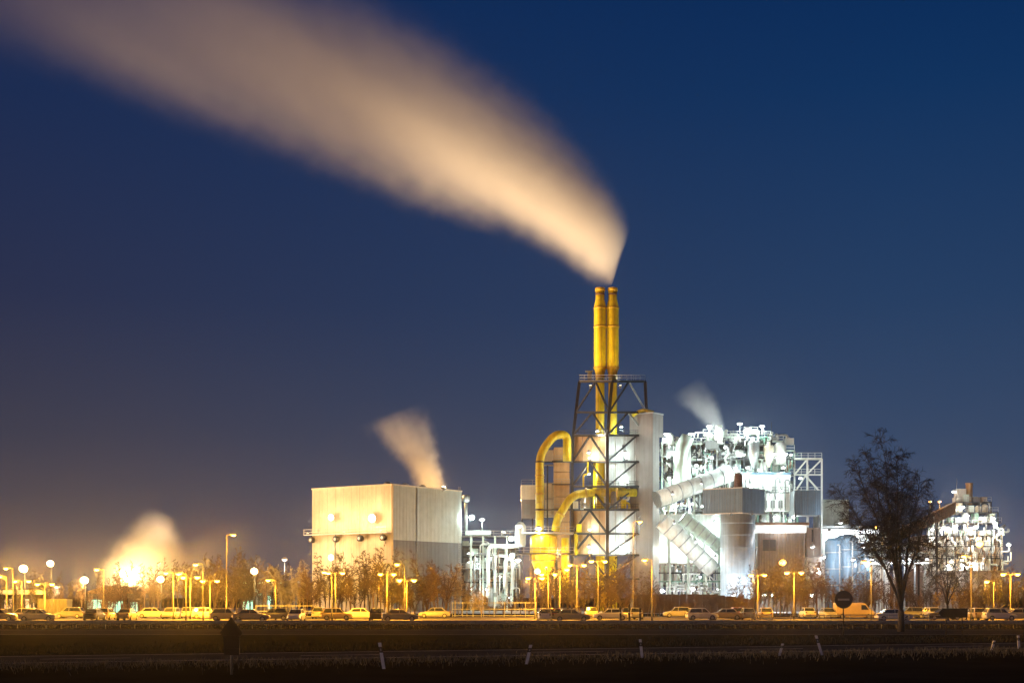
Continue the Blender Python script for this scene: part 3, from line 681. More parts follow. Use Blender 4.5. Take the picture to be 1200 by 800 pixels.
# ------------------------------------------------------------------ the big white-lit process block
YB = 304.0
blk = empty('boiler_block', (GX(860, YB), YB, 0), 'huge floodlit steel boiler block behind silo and conveyor galleries', 'plant building')
R3 = random.Random(11)
cols = [776, 792, 808, 824, 840, 856, 872, 888, 904, 918, 931, 946, 963]
topof = {776: 518, 792: 516, 808: 520, 824: 510, 840: 508, 856: 512, 872: 507, 888: 506, 904: 512, 918: 517, 931: 528, 946: 537, 963: 537}
levels = [520, 538, 556, 577, 598, 620, 642, 664, 686, 705]
DP = 14
for px in cols:
    for dy in (0, DP): beam(blk, 'column', (GX(px, YB), YB + dy, 0), (GX(px, YB), YB + dy, ZP(topof[px], YB)), .34, R3.choice((M['steel'], M['pale'], M['galv'])))
for a, b in zip(cols, cols[1:]):
    t = max(topof[a], topof[b])
    for i, py in enumerate(levels):
        if py < t - 2: continue
        beam(blk, 'beam', (GX(a, YB), YB, ZP(py, YB)), (GX(b, YB), YB, ZP(py, YB)), .3, R3.choice((M['steel'], M['pale'], M['steel'])))
        if a < 931: MB().box(GX(a, YB), GX(b, YB), YB + .25, YB + DP, ZP(py, YB) - .2, ZP(py, YB) - .05).build('floor_grating', M['galv'], blk)
        if R3.random() < .7: handrail(blk, [(GX(a, YB), YB - .1, ZP(py, YB) + .1), (GX(b, YB), YB - .1, ZP(py, YB) + .1)], 1.1, R3.choice(('galv', 'white', 'pale')), 1.2)
    if t < 530 or a < 931: beam(blk, 'roof_beam', (GX(a, YB), YB, ZP(t, YB)), (GX(b, YB), YB, ZP(t, YB)), .34, M['pale']); handrail(blk, [(GX(a, YB), YB, ZP(t, YB) + .1), (GX(b, YB), YB, ZP(t, YB) + .1)], 1.15, 'white', 1.2)
    bays = [t] + [l for l in levels if l > t + 6]
    for y0, y1 in zip(bays, bays[1:]):
        if a >= 931 and y0 < 600: continue
        u = R3.random(); yb = YB + (R3.choice((1.5, 3.0, 5.0, 8.0)))
        if u < .78:
            m = M[R3.choice(('white', 'white', 'pale', 'white', 'galv', 'grey'))]
            k = 2; 
            for j in range(k):
                xa = GX(a + (b - a) * j / k + .3, YB); xb = GX(a + (b - a) * (j + 1) / k - .3, YB)
                MB().box(xa, xb, yb, yb + .2, ZP(y1, YB) + .1, ZP(y0, YB) - .35 - R3.choice((0, 0, .8))).build('wall_panel', m, blk)
        if R3.random() < .7:
            p = [(GX(a, YB), YB + .3, ZP(y1, YB)), (GX(b, YB), YB + .3, ZP(y0, YB))]
            if R3.random() < .5: p = [(p[0][0], p[0][1], p[1][2]), (p[1][0], p[1][1], p[0][2])]
            beam(blk, 'brace', p[0], p[1], .2, R3.choice((M['steel'], M['pale'])))
        for j in range(R3.randint(2, 5)):              # small pipework in front of everything else
            x0 = a + R3.uniform(0, 12); zt_, zb_ = y0 + R3.uniform(0, 8), y1 - R3.uniform(0, 8); x1 = x0 + R3.uniform(-9, 9); y_ = YB - R3.uniform(.2, 1.6)
            tube(blk, 'pipe', bend([W(x0, zb_ + 6, y_), W(x0, zb_, y_), W(x1, zb_, y_), W(x1, zt_, y_)], .4, 3), R3.choice((.07, .1, .14, .2)), M[R3.choice(('steel', 'pale', 'galv', 'dgrey', 'white', 'green'))], 6)
        if R3.random() < .5: x0 = a + R3.uniform(1, 9); MB().box(GX(x0, YB), GX(x0 + R3.uniform(2, 5), YB), YB - 1.2, YB - .4, ZP(y1, YB) + .1, ZP(y1, YB) + R3.uniform(.8, 2.4)).build('cabinet', M[R3.choice(('dgrey', 'pale', 'galv', 'steel'))], blk)
        v = R3.random(); xc = (a + b) / 2 + R3.uniform(-2, 2); yy = YB + R3.uniform(-.6, 1.0)
        if v < .22: MB().lathe((GX(xc, YB), yy + .6), [(.2, ZP(y1, YB) + .15), (.9, ZP(y1, YB) + .9), (.9, ZP(y0, YB) - 1.0), (.5, ZP(y0, YB) - .6), (.15, ZP(y0, YB) - .5)], 14).build('vessel', M[R3.choice(('white', 'galv', 'pale'))], blk)
        elif v < .42: MB().tube([(GX(a + 2, YB), yy, ZP(y1, YB) + 1.2), (GX(b - 2, YB), yy, ZP(y1, YB) + 1.2)], R3.uniform(.4, .9), 14).build('drum', M[R3.choice(('white', 'galv'))], blk)
        elif v < .62:
            for j in range(R3.randint(1, 3)):
                x0 = a + R3.uniform(1, 7); x1 = b - R3.uniform(1, 6); zz = y1 - R3.uniform(2, 12); zz2 = y0 + R3.uniform(2, 6)
                tube(blk, 'pipe', bend([W(x0, y1, yy), W(x0, zz, yy), W(x1, zz, yy), W(x1, zz2, yy)], .5, 3), R3.choice((.12, .18, .26)), M[R3.choice(('white', 'galv', 'pale', 'rust'))], 8)
        elif v < .75: MB().box(GX(xc - 4, YB), GX(xc + 4, YB), yy, yy + 1.4, ZP(y1, YB) + .1, ZP(y1, YB) + R3.uniform(1.2, 2.2)).build('cabinet', M[R3.choice(('pale', 'grey', 'white'))], blk)
# distinct pieces that the photo shows on it
tube(blk, 'large_duct', bend([W(797, 572, YB - 1.5), W(797, 530, YB - 1.5), W(806, 512, YB - 1)], 2.4, 6), 1.45, M['pale'], 18)
tube(blk, 'large_duct', [W(805, 572, YB - .6), W(805, 524, YB - .6)], .9, M['white'], 16)
MB().box(GX(826, YB), GX(841, YB), YB - 1.4, YB + 2, ZP(526, YB), ZP(517, YB)).build('hopper_box', M['dgrey'], blk)
MB().lathe((GX(882, YB), YB - 1), [(.3, ZP(550, YB)), (.5, ZP(546, YB)), (1.3, ZP(532, YB)), (1.3, ZP(519, YB)), (1.1, ZP(517.5, YB)), (.4, ZP(517, YB)), (.4, ZP(513, YB))], 20).build('cyclone', M['galv'], blk)
MB().lathe((GX(900, YB), YB - 1), [(.3, ZP(548, YB)), (.4, ZP(545, YB)), (1.1, ZP(534, YB)), (1.1, ZP(524, YB)), (.9, ZP(522.5, YB)), (.35, ZP(522, YB)), (.35, ZP(518, YB))], 20).build('cyclone', M['cream'], blk)
MB().lathe((GX(842, YB), YB - .5), [(1.0, ZP(520, YB)), (1.0, ZP(506, YB)), (.7, ZP(504, YB)), (.75, ZP(498.5, YB)), (.6, ZP(498.3, YB))], 16).build('vent_stack', M['white'], blk)
MB().lathe((GX(785, YB), YB), [(.9, ZP(522, YB)), (.9, ZP(510, YB)), (.3, ZP(507, YB))], 14).build('vent_stack', M['white'], blk)
MB().lathe((GX(914, YB), YB), [(1.3, ZP(545, YB)), (1.3, ZP(522, YB)), (.9, ZP(519, YB)), (.2, ZP(518, YB))], 18).build('vessel', M['white'], blk)
MB().box(GX(870, YB - 4), GX(926, YB - 4), YB - 4, YB, ZP(598, YB - 4), ZP(556, YB - 4)).build('white_casing', M['white'], blk)
MB().box(GX(869, YB - 4), GX(927, YB - 4), YB - 4.3, YB, ZP(556, YB - 4), ZP(553.5, YB - 4)).build('casing_roof', M['blue'], blk)
for px in (884, 905, 914): MB().box(GX(px, YB - 4), GX(px + 1, YB - 4), YB - 4.15, YB - 4, ZP(598, YB - 4), ZP(570, YB - 4)).build('casing_rib', M['galv'], blk)
for px, py0, py1 in ((874, 598, 560), (889, 590, 566), (897, 598, 575), (909, 585, 560), (920, 598, 562)):
    tube(blk, 'casing_pipe', bend([W(px, py0, YB - 4.8), W(px, py1, YB - 4.8), W(px + 5, py1, YB - 4.8), W(px + 5, py1 + 6, YB - 4.8)], .5, 3), .17, M['dgrey'], 8)
MB().box(GX(872, YB - 4), GX(924, YB - 4), YB - 5.2, YB - 4, ZP(577, YB - 4) - .1, ZP(577, YB - 4)).build('walkway', M['steel'], blk); handrail(blk, [W(872, 577, YB - 5.2), W(924, 577, YB - 5.2)], 1.1, 'steel', 1.2)
for i in range(5): MB().box(GX(876 + i * 9, YB - 4), GX(881 + i * 9, YB - 4), YB - 4.12, YB - 4, ZP(595, YB - 4), ZP(586, YB - 4)).build('louvre', M['dgrey'], blk)
# open stair frame at its right end, pale edges
for py in (537, 556, 577):
    for a, b in ((931, 963),): beam(blk, 'stair_beam', W(a, py, YB - .6), W(b, py, YB - .6), .3, M['white']); handrail(blk, [W(a, py - .5, YB - .8), W(b, py - .5, YB - .8)], 1.1, 'white', 1.2)
for (x0, y0), (x1, y1) in (((945, 556), (962, 539)), ((945, 539), (931, 556)), ((960, 575), (944, 557)), ((931, 577), (944, 557))): beam(blk, 'stair_flight', W(x0, y0, YB - .7), W(x1, y1, YB - .7), .55, M['white'], .3)
beam(blk, 'column', W(963, 537, YB - .6), W(963, 700, YB - .6), .34, M['white']); beam(blk, 'column', W(946, 537, YB - .6), W(946, 600, YB - .6), .34, M['white'])
# conveyor galleries
def gallery(name, a, b, r, label, m='white', n=7):
    a = Vector(a); b = Vector(b); t = empty(name, (a.x, a.y, min(a.z, b.z)), label, 'conveyor', 'slanted conveyor galleries')
    tube(t, 'tube_casing', [a, b], r, M[m], 20)
    for i in range(n + 1): q = a.lerp(b, i / n); d = (b - a).normalized(); MB().tube([q - d * .12, q + d * .12], r + .06, 20).build('hoop', M['galv'], t)
    dn = Vector((0, 0, -r - .1)); beam(t, 'walkway', a + dn, b + dn, 1.2, M['galv'], .14)
    for f in (.15, .5, .85): q = a.lerp(b, f) + dn; beam(t, 'trestle', q, (q.x, q.y, 0), .35, M['pale'])
    return t
YG = 294
gallery('conveyor_gallery', W(770, 585, YG), W(856, 554, YG + 6), 1.75, 'upper pale conveyor gallery rising right toward the boiler block')
gallery('conveyor_gallery', W(776, 610, YG - 3), W(836, 668, YG - 3), 1.75, 'lower white conveyor gallery slanting down right beside the duct tower')
gallery('conveyor_gallery', W(800, 606, YG + 1), W(850, 646, YG + 1), 1.45, 'shorter pale conveyor gallery behind the lower slanting one', 'pale')
# bright wall behind the lower galleries, machine frame at their foot
tr = empty('transfer_house', (GX(810, 300), 300, 0), 'white lit transfer house behind the lower conveyor galleries', 'building')
for i in range(5): MB().box(GX(772 + i * 16, 299.5) + .03, GX(788 + i * 16, 299.5) - .03, 299.5, 299.7, ZP(659, 299), ZP(602, 299)).build('wall_panel', M['white'], tr)
mf = empty('machine_frame', (GX(810, 292), 292, 0), 'low steel machine frame with green rails under the conveyor galleries', 'frame')
for px in range(774, 852, 9): beam(mf, 'column', (GX(px, 292), 292, 0), (GX(px, 292), 292, ZP(660, 292)), .26, M['galv'])
for py, m in ((660, 'galv'), (671, 'steel'), (681, 'green'), (692, 'galv')): beam(mf, 'beam', W(772, py, 292), W(850, py, 292), .28, M[m])
for i in range(14):
    px = R3.uniform(776, 846); py = R3.choice((671, 681, 692)); w = R3.uniform(2, 5)
    MB().lathe((GX(px, 293), 293.2), [(.3, ZP(py, 292) + .1), (w * .16, ZP(py, 292) + .3), (w * .16, ZP(py - 8, 292)), (.15, ZP(py - 9, 292))], 12).build('tank', M[R3.choice(('white', 'galv', 'pale'))], mf)
for i in range(8): x0 = R3.uniform(775, 835); y0 = R3.uniform(663, 700); tube(mf, 'pipe', bend([W(x0, y0 + 10, 291.5), W(x0, y0, 291.5), W(x0 + 12, y0, 291.5)], .4, 3), .16, M['white'], 8)

# ------------------------------------------------------------------ silo with its box head
YS = 283.0
si = empty('silo', (GX(868, YS), YS, 0), 'tall round pale silo carrying a wide blue-grey box head', 'silo')
cs = Vector((GX(867.5, YS), YS + 3.4, 0))
MB().lathe(cs, [(3.45, 0), (3.45, ZP(660, YS)), (3.45, ZP(598, YS))], 40).build('cylinder', M['silo'], si)
for py in (612, 626, 641, 656, 671, 686): MB().lathe(cs, [(3.44, ZP(py, YS) - .06), (3.50, ZP(py, YS) - .05), (3.50, ZP(py, YS) + .05), (3.44, ZP(py, YS) + .06)], 40).build('hoop', M['silo'], si)
b0 = Vector((GX(870, YS - 1.5), YS - 1.5, 0)); f1 = Vector((-.80, .60, 0)); f2 = Vector((.66, .75, 0))
zb0, zb1 = ZP(600.5, YS - 1.5), ZP(571, YS - 1.5)
def headwall(d, L, n, m):
    nn = Vector((d.y, -d.x, 0)); nn = nn if nn.y < 0 else -nn
    for i in range(n): clad(si, 'cladding_sheet', b0 + d * (L * i / n + .02), b0 + d * (L * (i + 1) / n - .02), zb0, zb1, nn, m, .5, .05)
headwall(f1, 8.9, 5, M['blue']); headwall(f2, 8.4, 5, M['blue'])
hd = MB(); Q = [b0 + Vector((0, .12, 0)), b0 + f2 * 8.4, b0 + f2 * 8.4 + f1 * 8.9, b0 + f1 * 8.9]
Q = [b0 + Vector((0, .15, 0)), b0 + f2 * 8.3 + Vector((-.1, .1, 0)), b0 + f2 * 8.3 + f1 * 8.8, b0 + f1 * 8.8 + Vector((.1, .1, 0))]
hd.hexa([(p.x, p.y, zb0 - .05) for p in Q] + [(p.x, p.y, zb1 + .08) for p in Q]); hd.build('head_core', M['dgrey'], si)
for d, L in ((f1, 8.9), (f2, 8.4)):
    for zz in (zb0, zb1): beam(si, 'trim', b0 + Vector((0, -.08, zz)), b0 + d * L + Vector((0, -.08, zz)), .2, M['galv'])
MB().lathe((GX(868, YS), YS + 3), [(.85, zb1), (.85, ZP(556, YS)), (.6, ZP(552.5, YS)), (.1, ZP(552, YS))], 16).build('cap_vent', M['rust'], si)
for px in (857, 881): MB().sphere(W(px, 602.5, YS - .5), .25, 8, 5).build('bracket_lamp', M['black'], si)
tube(si, 'downpipe', [W(887, 640, YS + 1), W(880, 700, YS - .6)], .14, M['galv'], 8)

# ------------------------------------------------------------------ grey raised box and brown shed
gb = empty('raised_grey_box', (GX(947, 295), 295, 0), 'blue-grey clad box raised on posts right of the silo head', 'building')
for i in range(4): clad(gb, 'cladding_sheet', (GX(931 + 7.8 * i, 295) + .03, 295), (GX(931 + 7.8 * (i + 1), 295) - .03, 295), ZP(603, 295), ZP(574.5, 295), (0, -1), M['blue'], .5, .06)
MB().box(GX(931, 295), GX(962.2, 295), 295.1, 301, ZP(603, 295) - .05, ZP(574.5, 295) + .05).build('core', M['grey'], gb)
for px in (933, 960): beam(gb, 'post', (GX(px, 295), 295.6, 0), (GX(px, 295), 295.6, ZP(603, 295)), .35, M['steel'])
sh = empty('brown_shed', (GX(916, 288), 288, 0), 'brown clad shed under a dark flat roof, bright strip light below it', 'building')
for i in range(6): clad(sh, 'cladding_sheet', (GX(888 + 9.2 * i, 288) + .03, 288), (GX(888 + 9.2 * (i + 1), 288) - .03, 288), 0, ZP(624, 288), (0, -1), M['brown'], .45, .06)
MB().box(GX(888, 288), GX(943.2, 288), 288.1, 300, 0, ZP(624, 288)).build('core', M['brown'], sh)
MB().box(GX(885, 288), GX(947, 288), 286.6, 300.5, ZP(615, 288), ZP(612, 288)).build('roof', M['rust'], sh)
MB().box(GX(886, 288), GX(946, 288), 288.6, 288.8, ZP(624, 288), ZP(615, 288)).build('clerestory', M['white'], sh)
MB().box(GX(886.5, 288), GX(943, 288), 287.3, 287.7, ZP(621.5, 288), ZP(617.5, 288)).build('strip_light', M['tube'], sh)
point(sh, W(915, 621, 286.3), 900, CW, .4)
w1 = MB().box(GX(894, 288), GX(909, 288), 287.86, 288, ZP(645, 288), ZP(632, 288)).build('window', M['glass'], sh)
for f in (0, .5, 1): x = GX(894 + 15 * f, 288); MB().box(x - .07, x + .07, 287.8, 287.86, ZP(645, 288), ZP(632, 288)).build('frame', M['steel'], w1)
an = empty('annex_block', (GX(956, 290), 290, 0), 'mauve-grey annex block right of the brown shed', 'building')
for i, (a, b) in enumerate(((945, 953.5), (953.5, 962))): MB().box(GX(a, 290) + .03, GX(b, 290) - .03, 290, 298, ZP(652, 290), ZP(618, 290)).build('wall_panel', M['mauve'], an)
MB().box(GX(945, 290), GX(962, 290), 290.3, 298, 0, ZP(652, 290) - .1).build('base', M['concrete'], an)
MB().box(GX(951, 290), GX(953, 290), 289.9, 290, ZP(635, 290), ZP(620, 290)).build('slot_window', M['glass'], an)

# ------------------------------------------------------------------ white tank group and pale block right of the annex
tk = empty('pale_block', (GX(978, 312), 312, 0), 'pale green lit block behind the tanks, left of the big bare tree', 'building')
for i in range(4): MB().box(GX(962 + i * 8.2, 312) + .03, GX(970.2 + i * 8.2, 312) - .03, 312, 320, ZP(616, 312), ZP(585, 312)).build('wall_panel', M['pale'], tk)
MB().box(GX(962, 312), GX(995, 312), 312.4, 320, 0, ZP(616, 312)).build('base', M['white'], tk)
lg = empty('long_white_hall', (GX(985, 306), 306, 0), 'long white hall with a bright eaves strip behind the big bare tree', 'building')
for i in range(9): MB().box(GX(962 + i * 9, 306) + .03, GX(971 + i * 9, 306) - .03, 306, 314, 0, ZP(626, 306)).build('wall_panel', M['white'], lg)
MB().box(GX(961, 306), GX(1044, 306), 305.2, 314, ZP(618, 306), ZP(616, 306)).build('roof', M['galv'], lg)
MB().box(GX(962, 306), GX(1030, 306), 305.6, 305.9, ZP(625, 306), ZP(620, 306)).build('strip_light', M['tube'], lg)
point(lg, W(985, 626, 304), 2200, CW, .4); point(lg, W(1012, 626, 304), 1800, CW, .4)
for px, py, r, nm in ((978, 634, 2.0, 'leftmost bluish steel tank before the long white hall'), (993, 630, 2.3, 'middle bluish steel tank before the long white hall'), (1008, 640, 1.9, 'rightmost bluish steel tank before the long white hall')):
    t = empty('storage_tank', (GX(px, 298), 298, 0), nm, 'tank', 'bluish tanks before the white hall')
    MB().lathe((GX(px, 298), 298), [(r, 0), (r, ZP(py, 298)), (r * .75, ZP(py, 298) + .5), (.2, ZP(py, 298) + .8)], 28).build('shell', M['blue'], t)
    for k in range(4): z = ZP(py, 298) * (k + .6) / 4.3; MB().lathe((GX(px, 298), 298), [(r - .01, z - .07), (r + .06, z - .06), (r + .06, z + .06), (r - .01, z + .07)], 28).build('hoop', M['galv'], t)
    tube(t, 'outlet_pipe', bend([W(px + 3, py + 4, 295), W(px + 6, py + 4, 295), W(px + 6, 700, 295)], .4, 3), .16, M['galv'], 8)
# low brown wall in front of the conveyors
lw = empty('low_brown_wall', (GX(800, 262), 262, 0), 'long low brown concrete wall before the conveyor galleries', 'wall')
for i in range(16): MB().box(GX(742 + i * 9, 262) + .02, GX(751 + i * 9, 262) - .02, 262, 262.3, 0, ZP(696 + (0 if i < 10 else (i - 10) * 1.1), 262)).build('wall_panel', M['brown'], lw)

# ------------------------------------------------------------------ right-hand plant
YQ = 330.0
rp = empty('right_plant', (GX(1135, YQ), YQ, 0), 'floodlit stepped plant with silos and an orange stack, far right', 'plant building')
MB().box(GX(1086, YQ), GX(1180, YQ), YQ + 3, YQ + 16, 0, ZP(626, YQ)).build('base_wall', M['mauve'], rp)
for i in range(12): MB().box(GX(1086 + i * 7.8, YQ) + .03, GX(1093.8 + i * 7.8, YQ) - .03, YQ + 2.6, YQ + 3, ZP(668, YQ), ZP(627, YQ)).build('wall_panel', M[('mauve', 'beige', 'cream')[i % 3]], rp)
for px in (1091, 1112, 1130, 1146, 1158): MB().lathe((GX(px, YQ), YQ), [(1.2, ZP(668, YQ)), (1.2, ZP(634, YQ)), (.9, ZP(630, YQ)), (.5, ZP(628, YQ))], 18).build('silo', M['white'], rp)
for py, x0, x1 in ((627, 1085, 1172), (612, 1098, 1172), (600, 1112, 1168), (588, 1118, 1160)):
    MB().box(GX(x0, YQ), GX(x1, YQ), YQ - 1, YQ + 8, ZP(py, YQ) - .2, ZP(py, YQ)).build('platform', M['steel'], rp)
    handrail(rp, [(GX(x0, YQ), YQ - 1, ZP(py, YQ)), (GX(x1, YQ), YQ - 1, ZP(py, YQ))], 1.1, 'galv', 1.3)
    for i in range(int((x1 - x0) / 10)):
        px = x0 + 5 + i * 10 + R3.uniform(-2, 2); h = R3.uniform(.9, 2.2); z = ZP(py, YQ)
        m = R3.choice(('white', 'pale', 'galv', 'cream', 'green'))
        if R3.random() < .5: MB().lathe((GX(px, YQ), YQ + .6), [(.7, z), (.75, z + h), (.4, z + h + .3), (.1, z + h + .35)], 14).build('vessel', M[m], rp)
        else: MB().box(GX(px - 3, YQ), GX(px + 3, YQ), YQ, YQ + 2, z, z + h).build('cabinet', M[m], rp)
    for px in range(int(x0), int(x1) + 1, 14): beam(rp, 'column', (GX(px, YQ), YQ - .8, ZP(py + 14, YQ)), (GX(px, YQ), YQ - .8, ZP(py, YQ)), .25, M['steel'])
MB().lathe((GX(1139, YQ), YQ + 2), [(.75, ZP(590, YQ)), (.8, ZP(567, YQ)), (.9, ZP(566, YQ)), (.9, ZP(565, YQ))], 16).build('stack', M['beige'], rp)
MB().box(GX(1124, YQ), GX(1134, YQ), YQ + 1, YQ + 4, ZP(588, YQ), ZP(572, YQ)).build('cabin', M['white'], rp)
tube(rp, 'antenna', [W(1121, 588, YQ), W(1121, 560, YQ)], .07, M['galv'], 6)
tube(rp, 'vent_pipe', bend([W(1160, 600, YQ), W(1160, 589, YQ), W(1153, 586, YQ)], .8, 4), .25, M['galv'], 8)
tube(rp, 'vent_pipe', bend([W(1172, 640, YQ), W(1172, 618, YQ), W(1178, 615, YQ)], .8, 4), .25, M['galv'], 8)
for i in range(70):
    px = R3.uniform(1088, 1176); y1 = R3.choice((627, 640, 655, 668)); y0 = y1 - R3.uniform(8, 22); y_ = YQ - R3.uniform(1.2, 2.4); x2 = px + R3.uniform(-10, 10)
    if y0 < 588: continue
    tube(rp, 'pipe', bend([W(px, y1, y_), W(px, (y0 + y1) / 2, y_), W(x2, (y0 + y1) / 2, y_), W(x2, y0, y_)], .4, 3), R3.choice((.08, .12, .18, .25)), M[R3.choice(('steel', 'galv', 'white', 'dgrey', 'pale', 'rust'))], 6)
for i in range(9): px = 1088 + i * 10.5; beam(rp, 'column', W(px, 668, YQ - 1.6), W(px, 627, YQ - 1.6), .22, M['steel']); beam(rp, 'brace', W(px, 668, YQ - 1.6), W(px + 10.5, 640, YQ - 1.6), .14, M['steel'])
for py in (640, 654): beam(rp, 'beam', W(1086, py, YQ - 1.6), W(1176, py, YQ - 1.6), .24, M['steel']); handrail(rp, [W(1086, py, YQ - 1.9), W(1176, py, YQ - 1.9)], 1.0, 'steel', 1.4)
rc = empty('sloped_conveyor', (GX(1080, 322), 322, 0), 'weathered sloped conveyor roof climbing to the right-hand plant', 'conveyor')
for i in range(8):
    f0, f1 = i / 8 + .004, (i + 1) / 8 - .004; a = W(1050, 622, 322); b = W(1120, 588, 322)
    p0, p1 = a.lerp(b, f0), a.lerp(b, f1); mb = MB(); mb.hexa([p0 + Vector((0, 0, -2.6)), p1 + Vector((0, 0, -2.6)), p1 + Vector((0, 4, -2.6)), p0 + Vector((0, 4, -2.6)), p0, p1, p1 + Vector((0, 4, 0)), p0 + Vector((0, 4, 0))]); mb.build('casing_panel', M['rust'], rc)
for f in (.1, .4, .7): q = W(1050, 622, 322).lerp(W(1120, 588, 322), f); beam(rc, 'trestle', q + Vector((0, 1, -2.6)), (q.x, q.y + 1, 0), .4, M['steel'])

# lamps on and inside these blocks
for px, py in ((781, 509), (810, 509), (831, 500), (842, 503), (877, 503), (893, 500), (867, 497)): mast_lamp(px, py, YB - 1.2, 1000 if px != 867 else 200, stem=2.4, r=.6)
for px, py, pw in ((789, 530, 3000), (816, 545, 4000), (834, 536, 4000), (850, 524, 3000), (862, 548, 5000), (876, 548, 5000), (889, 560, 3600), (907, 532, 3000), (918, 548, 3500), (938, 560, 3500), (880, 570, 3500), (915, 575, 3500),
                   (784, 560, 3500), (790, 592, 6000), (812, 590, 3500), (822, 560, 3500), (846, 585, 3500), (784, 640, 5000), (806, 650, 5000), (830, 640, 5000), (838, 612, 3000), (792, 668, 3000), (820, 676, 3000), (842, 690, 3000), (908, 606, 4000), (930, 606, 4000)):
    floodlight(px, py, YB - (2.4 if px < 870 and py < 600 else (6.0 if py < 600 else (4.0 if px > 850 else 6.5))), pw * .23, WH, r=.36, desc='white floodlight on the boiler block', stem=.6, aim=(R3.uniform(-.5, .5), -.5, -.8), off=1.0)
for px, py, Y in ((788, 578, 288), (822, 566, 290), (790, 612, 285), (815, 634, 285), (838, 652, 286)): floodlight(px, py, Y, 420, WH, r=.3, desc='added white lamp brightening the conveyor galleries', stem=.6, aim=(0, .5, -.8), off=.6)  # lamps added in front of the galleries to whiten them
for i in range(34):
    px = R3.uniform(780, 928); py = R3.choice(levels[:7]) - R3.uniform(5, 9)
    if py < 512 or (828 < px < 905 and 560 < py < 605): continue
    floodlight(px, py, YB - 1.9, 260, WH, r=.26, desc='small white walkway lamp on the boiler block', stem=.9, aim=(R3.uniform(-.5, .5), -.7, -.7), off=.5)
mr_ = empty('tank_pipe_bridge', (GX(1040, 300), 300, 0), 'floodlit pipe bridge behind the big bare tree', 'pipe bridge')
for px in range(1000, 1096, 12): beam(mr_, 'column', (GX(px, 300), 300, 0), (GX(px, 300), 300, ZP(636, 300)), .3, M['galv'])
for py in (636, 648, 660): beam(mr_, 'beam', W(1000, py, 300), W(1092, py, 300), .26, M['steel'])
for i in range(9): z = 640 + (i % 3) * 10; tube(mr_, 'pipe', [W(1000, z - R3.uniform(0, 4), 299 - .3 * i), W(1092, z - R3.uniform(0, 4), 299 - .3 * i)], R3.uniform(.12, .3), M[R3.choice(('white', 'galv', 'pale'))], 8)
for px in (1022, 1046, 1066, 1086): floodlight(px, 655, 296, 900, CW, r=.35, desc='white lamp on the pipe bridge behind the bare tree', stem=.6, aim=(0, -.4, -1))
for px, py in ((776, 692), (812, 690), (846, 700), (860, 697), (895, 697), (905, 697), (951, 697), (780, 702)): floodlight(px, py, 281, 1900, CW, r=.4, desc='low white lamp at the boiler block foot', stem=1.0, aim=(0, -.8, -.4))
for px, py, pw in ((952, 640, 3000), (965, 652, 6000), (958, 665, 4000), (1000, 655, 3000), (972, 622, 3500), (1012, 640, 2200), (985, 612, 2200)): floodlight(px, py, 290, pw * .5, CW, r=.5, desc='cold white lamp by the tanks', stem=.7, aim=(.2, .2, -1))
for px, py, pw in ((1092, 620, 2200), (1106, 618, 3000), (1120, 616, 3200), (1143, 618, 3000), (1150, 607, 2600), (1164, 607, 4000), (1128, 594, 2200), (1133, 604, 2600), (1142, 660, 2500), (1110, 662, 3000), (1128, 662, 3000), (1118, 576, 1200), (1172, 624, 1500), (1182, 638, 1200), (1082, 660, 1200)):
    floodlight(px, py, YQ - 3, pw * .45, (1, .98, .86), r=.5, desc='white floodlight on the right-hand plant', stem=.5, aim=(R3.uniform(-.3, .3), -.4, -1))
for px, py in ((1090, 588), (1101, 588)): mast_lamp(px, py, YQ - 2, 250, 'small amber lamp above the sloped conveyor', 3.0, .4, NA, 'na_lens')
for px, py, dy in ((690, 530, -5.5), (733, 530, -6), (690, 640, -5.5), (728, 640, -6.5), (690, 555, 1), (728, 500, -2), (700, 505, -4.5), (692, 585, 2), (716, 520, 2)):
    floodlight(px, py, 297 + dy, 1000, WH if px > 700 else (1, .93, .72), 'wh_lens', .35, 'white lamp on the lattice tower', stem=.5, aim=(.1, -.2, -1), off=.8)
for px, py, Y, pw in ((691, 537, 294.2, 650), (691, 621, 294.2, 450), (691, 647, 294.2, 800), (735, 537, 295.0, 650), (735, 565, 295.0, 500), (735, 622, 295.0, 500), (735, 646, 295.0, 650)):  # lamps added low in the bays to whiten the panels
    floodlight(px, py, Y, pw, WH, 'wh_lens', .3, 'added white lamp brightening a lattice tower panel', stem=.4, aim=(0, -.3, 1), off=.5)
R8 = random.Random(31)
for i in range(46):                                    # clutter along the roof line of the block
    px = R8.uniform(778, 930); a = max(c for c in cols if c <= px); yt = topof[a]; z0_ = ZP(yt + 2, YB); y_ = YB + R8.uniform(-.5, 4); u = R8.random(); x_ = GX(px, YB)
    if u < .3: MB().lathe((x_, y_), [(.22, z0_), (.22, z0_ + 1.2), (.34, z0_ + 1.25), (.34, z0_ + 1.5), (.1, z0_ + 1.65)], 10).build('roof_vent', M[R8.choice(('galv', 'white'))], blk)
    elif u < .6: h_ = R8.uniform(.5, 1.4); w_ = R8.uniform(.5, 1.4); MB().box(x_ - w_, x_ + w_, y_, y_ + 1.5, z0_, z0_ + h_).build('roof_unit', M[R8.choice(('pale', 'galv', 'dgrey', 'white'))], blk)
    elif u < .8: beam(blk, 'roof_mast', (x_, y_, z0_), (x_, y_, z0_ + R8.uniform(1.2, 2.6)), .1, M['steel'])
    else: x2 = x_ + R8.uniform(-3, 3); tube(blk, 'roof_pipe', bend([(x_, y_, z0_), (x_, y_, z0_ + 1.1), (x2, y_, z0_ + 1.1), (x2, y_, z0_)], .5, 3), .16, M[R8.choice(('white', 'galv'))], 8)
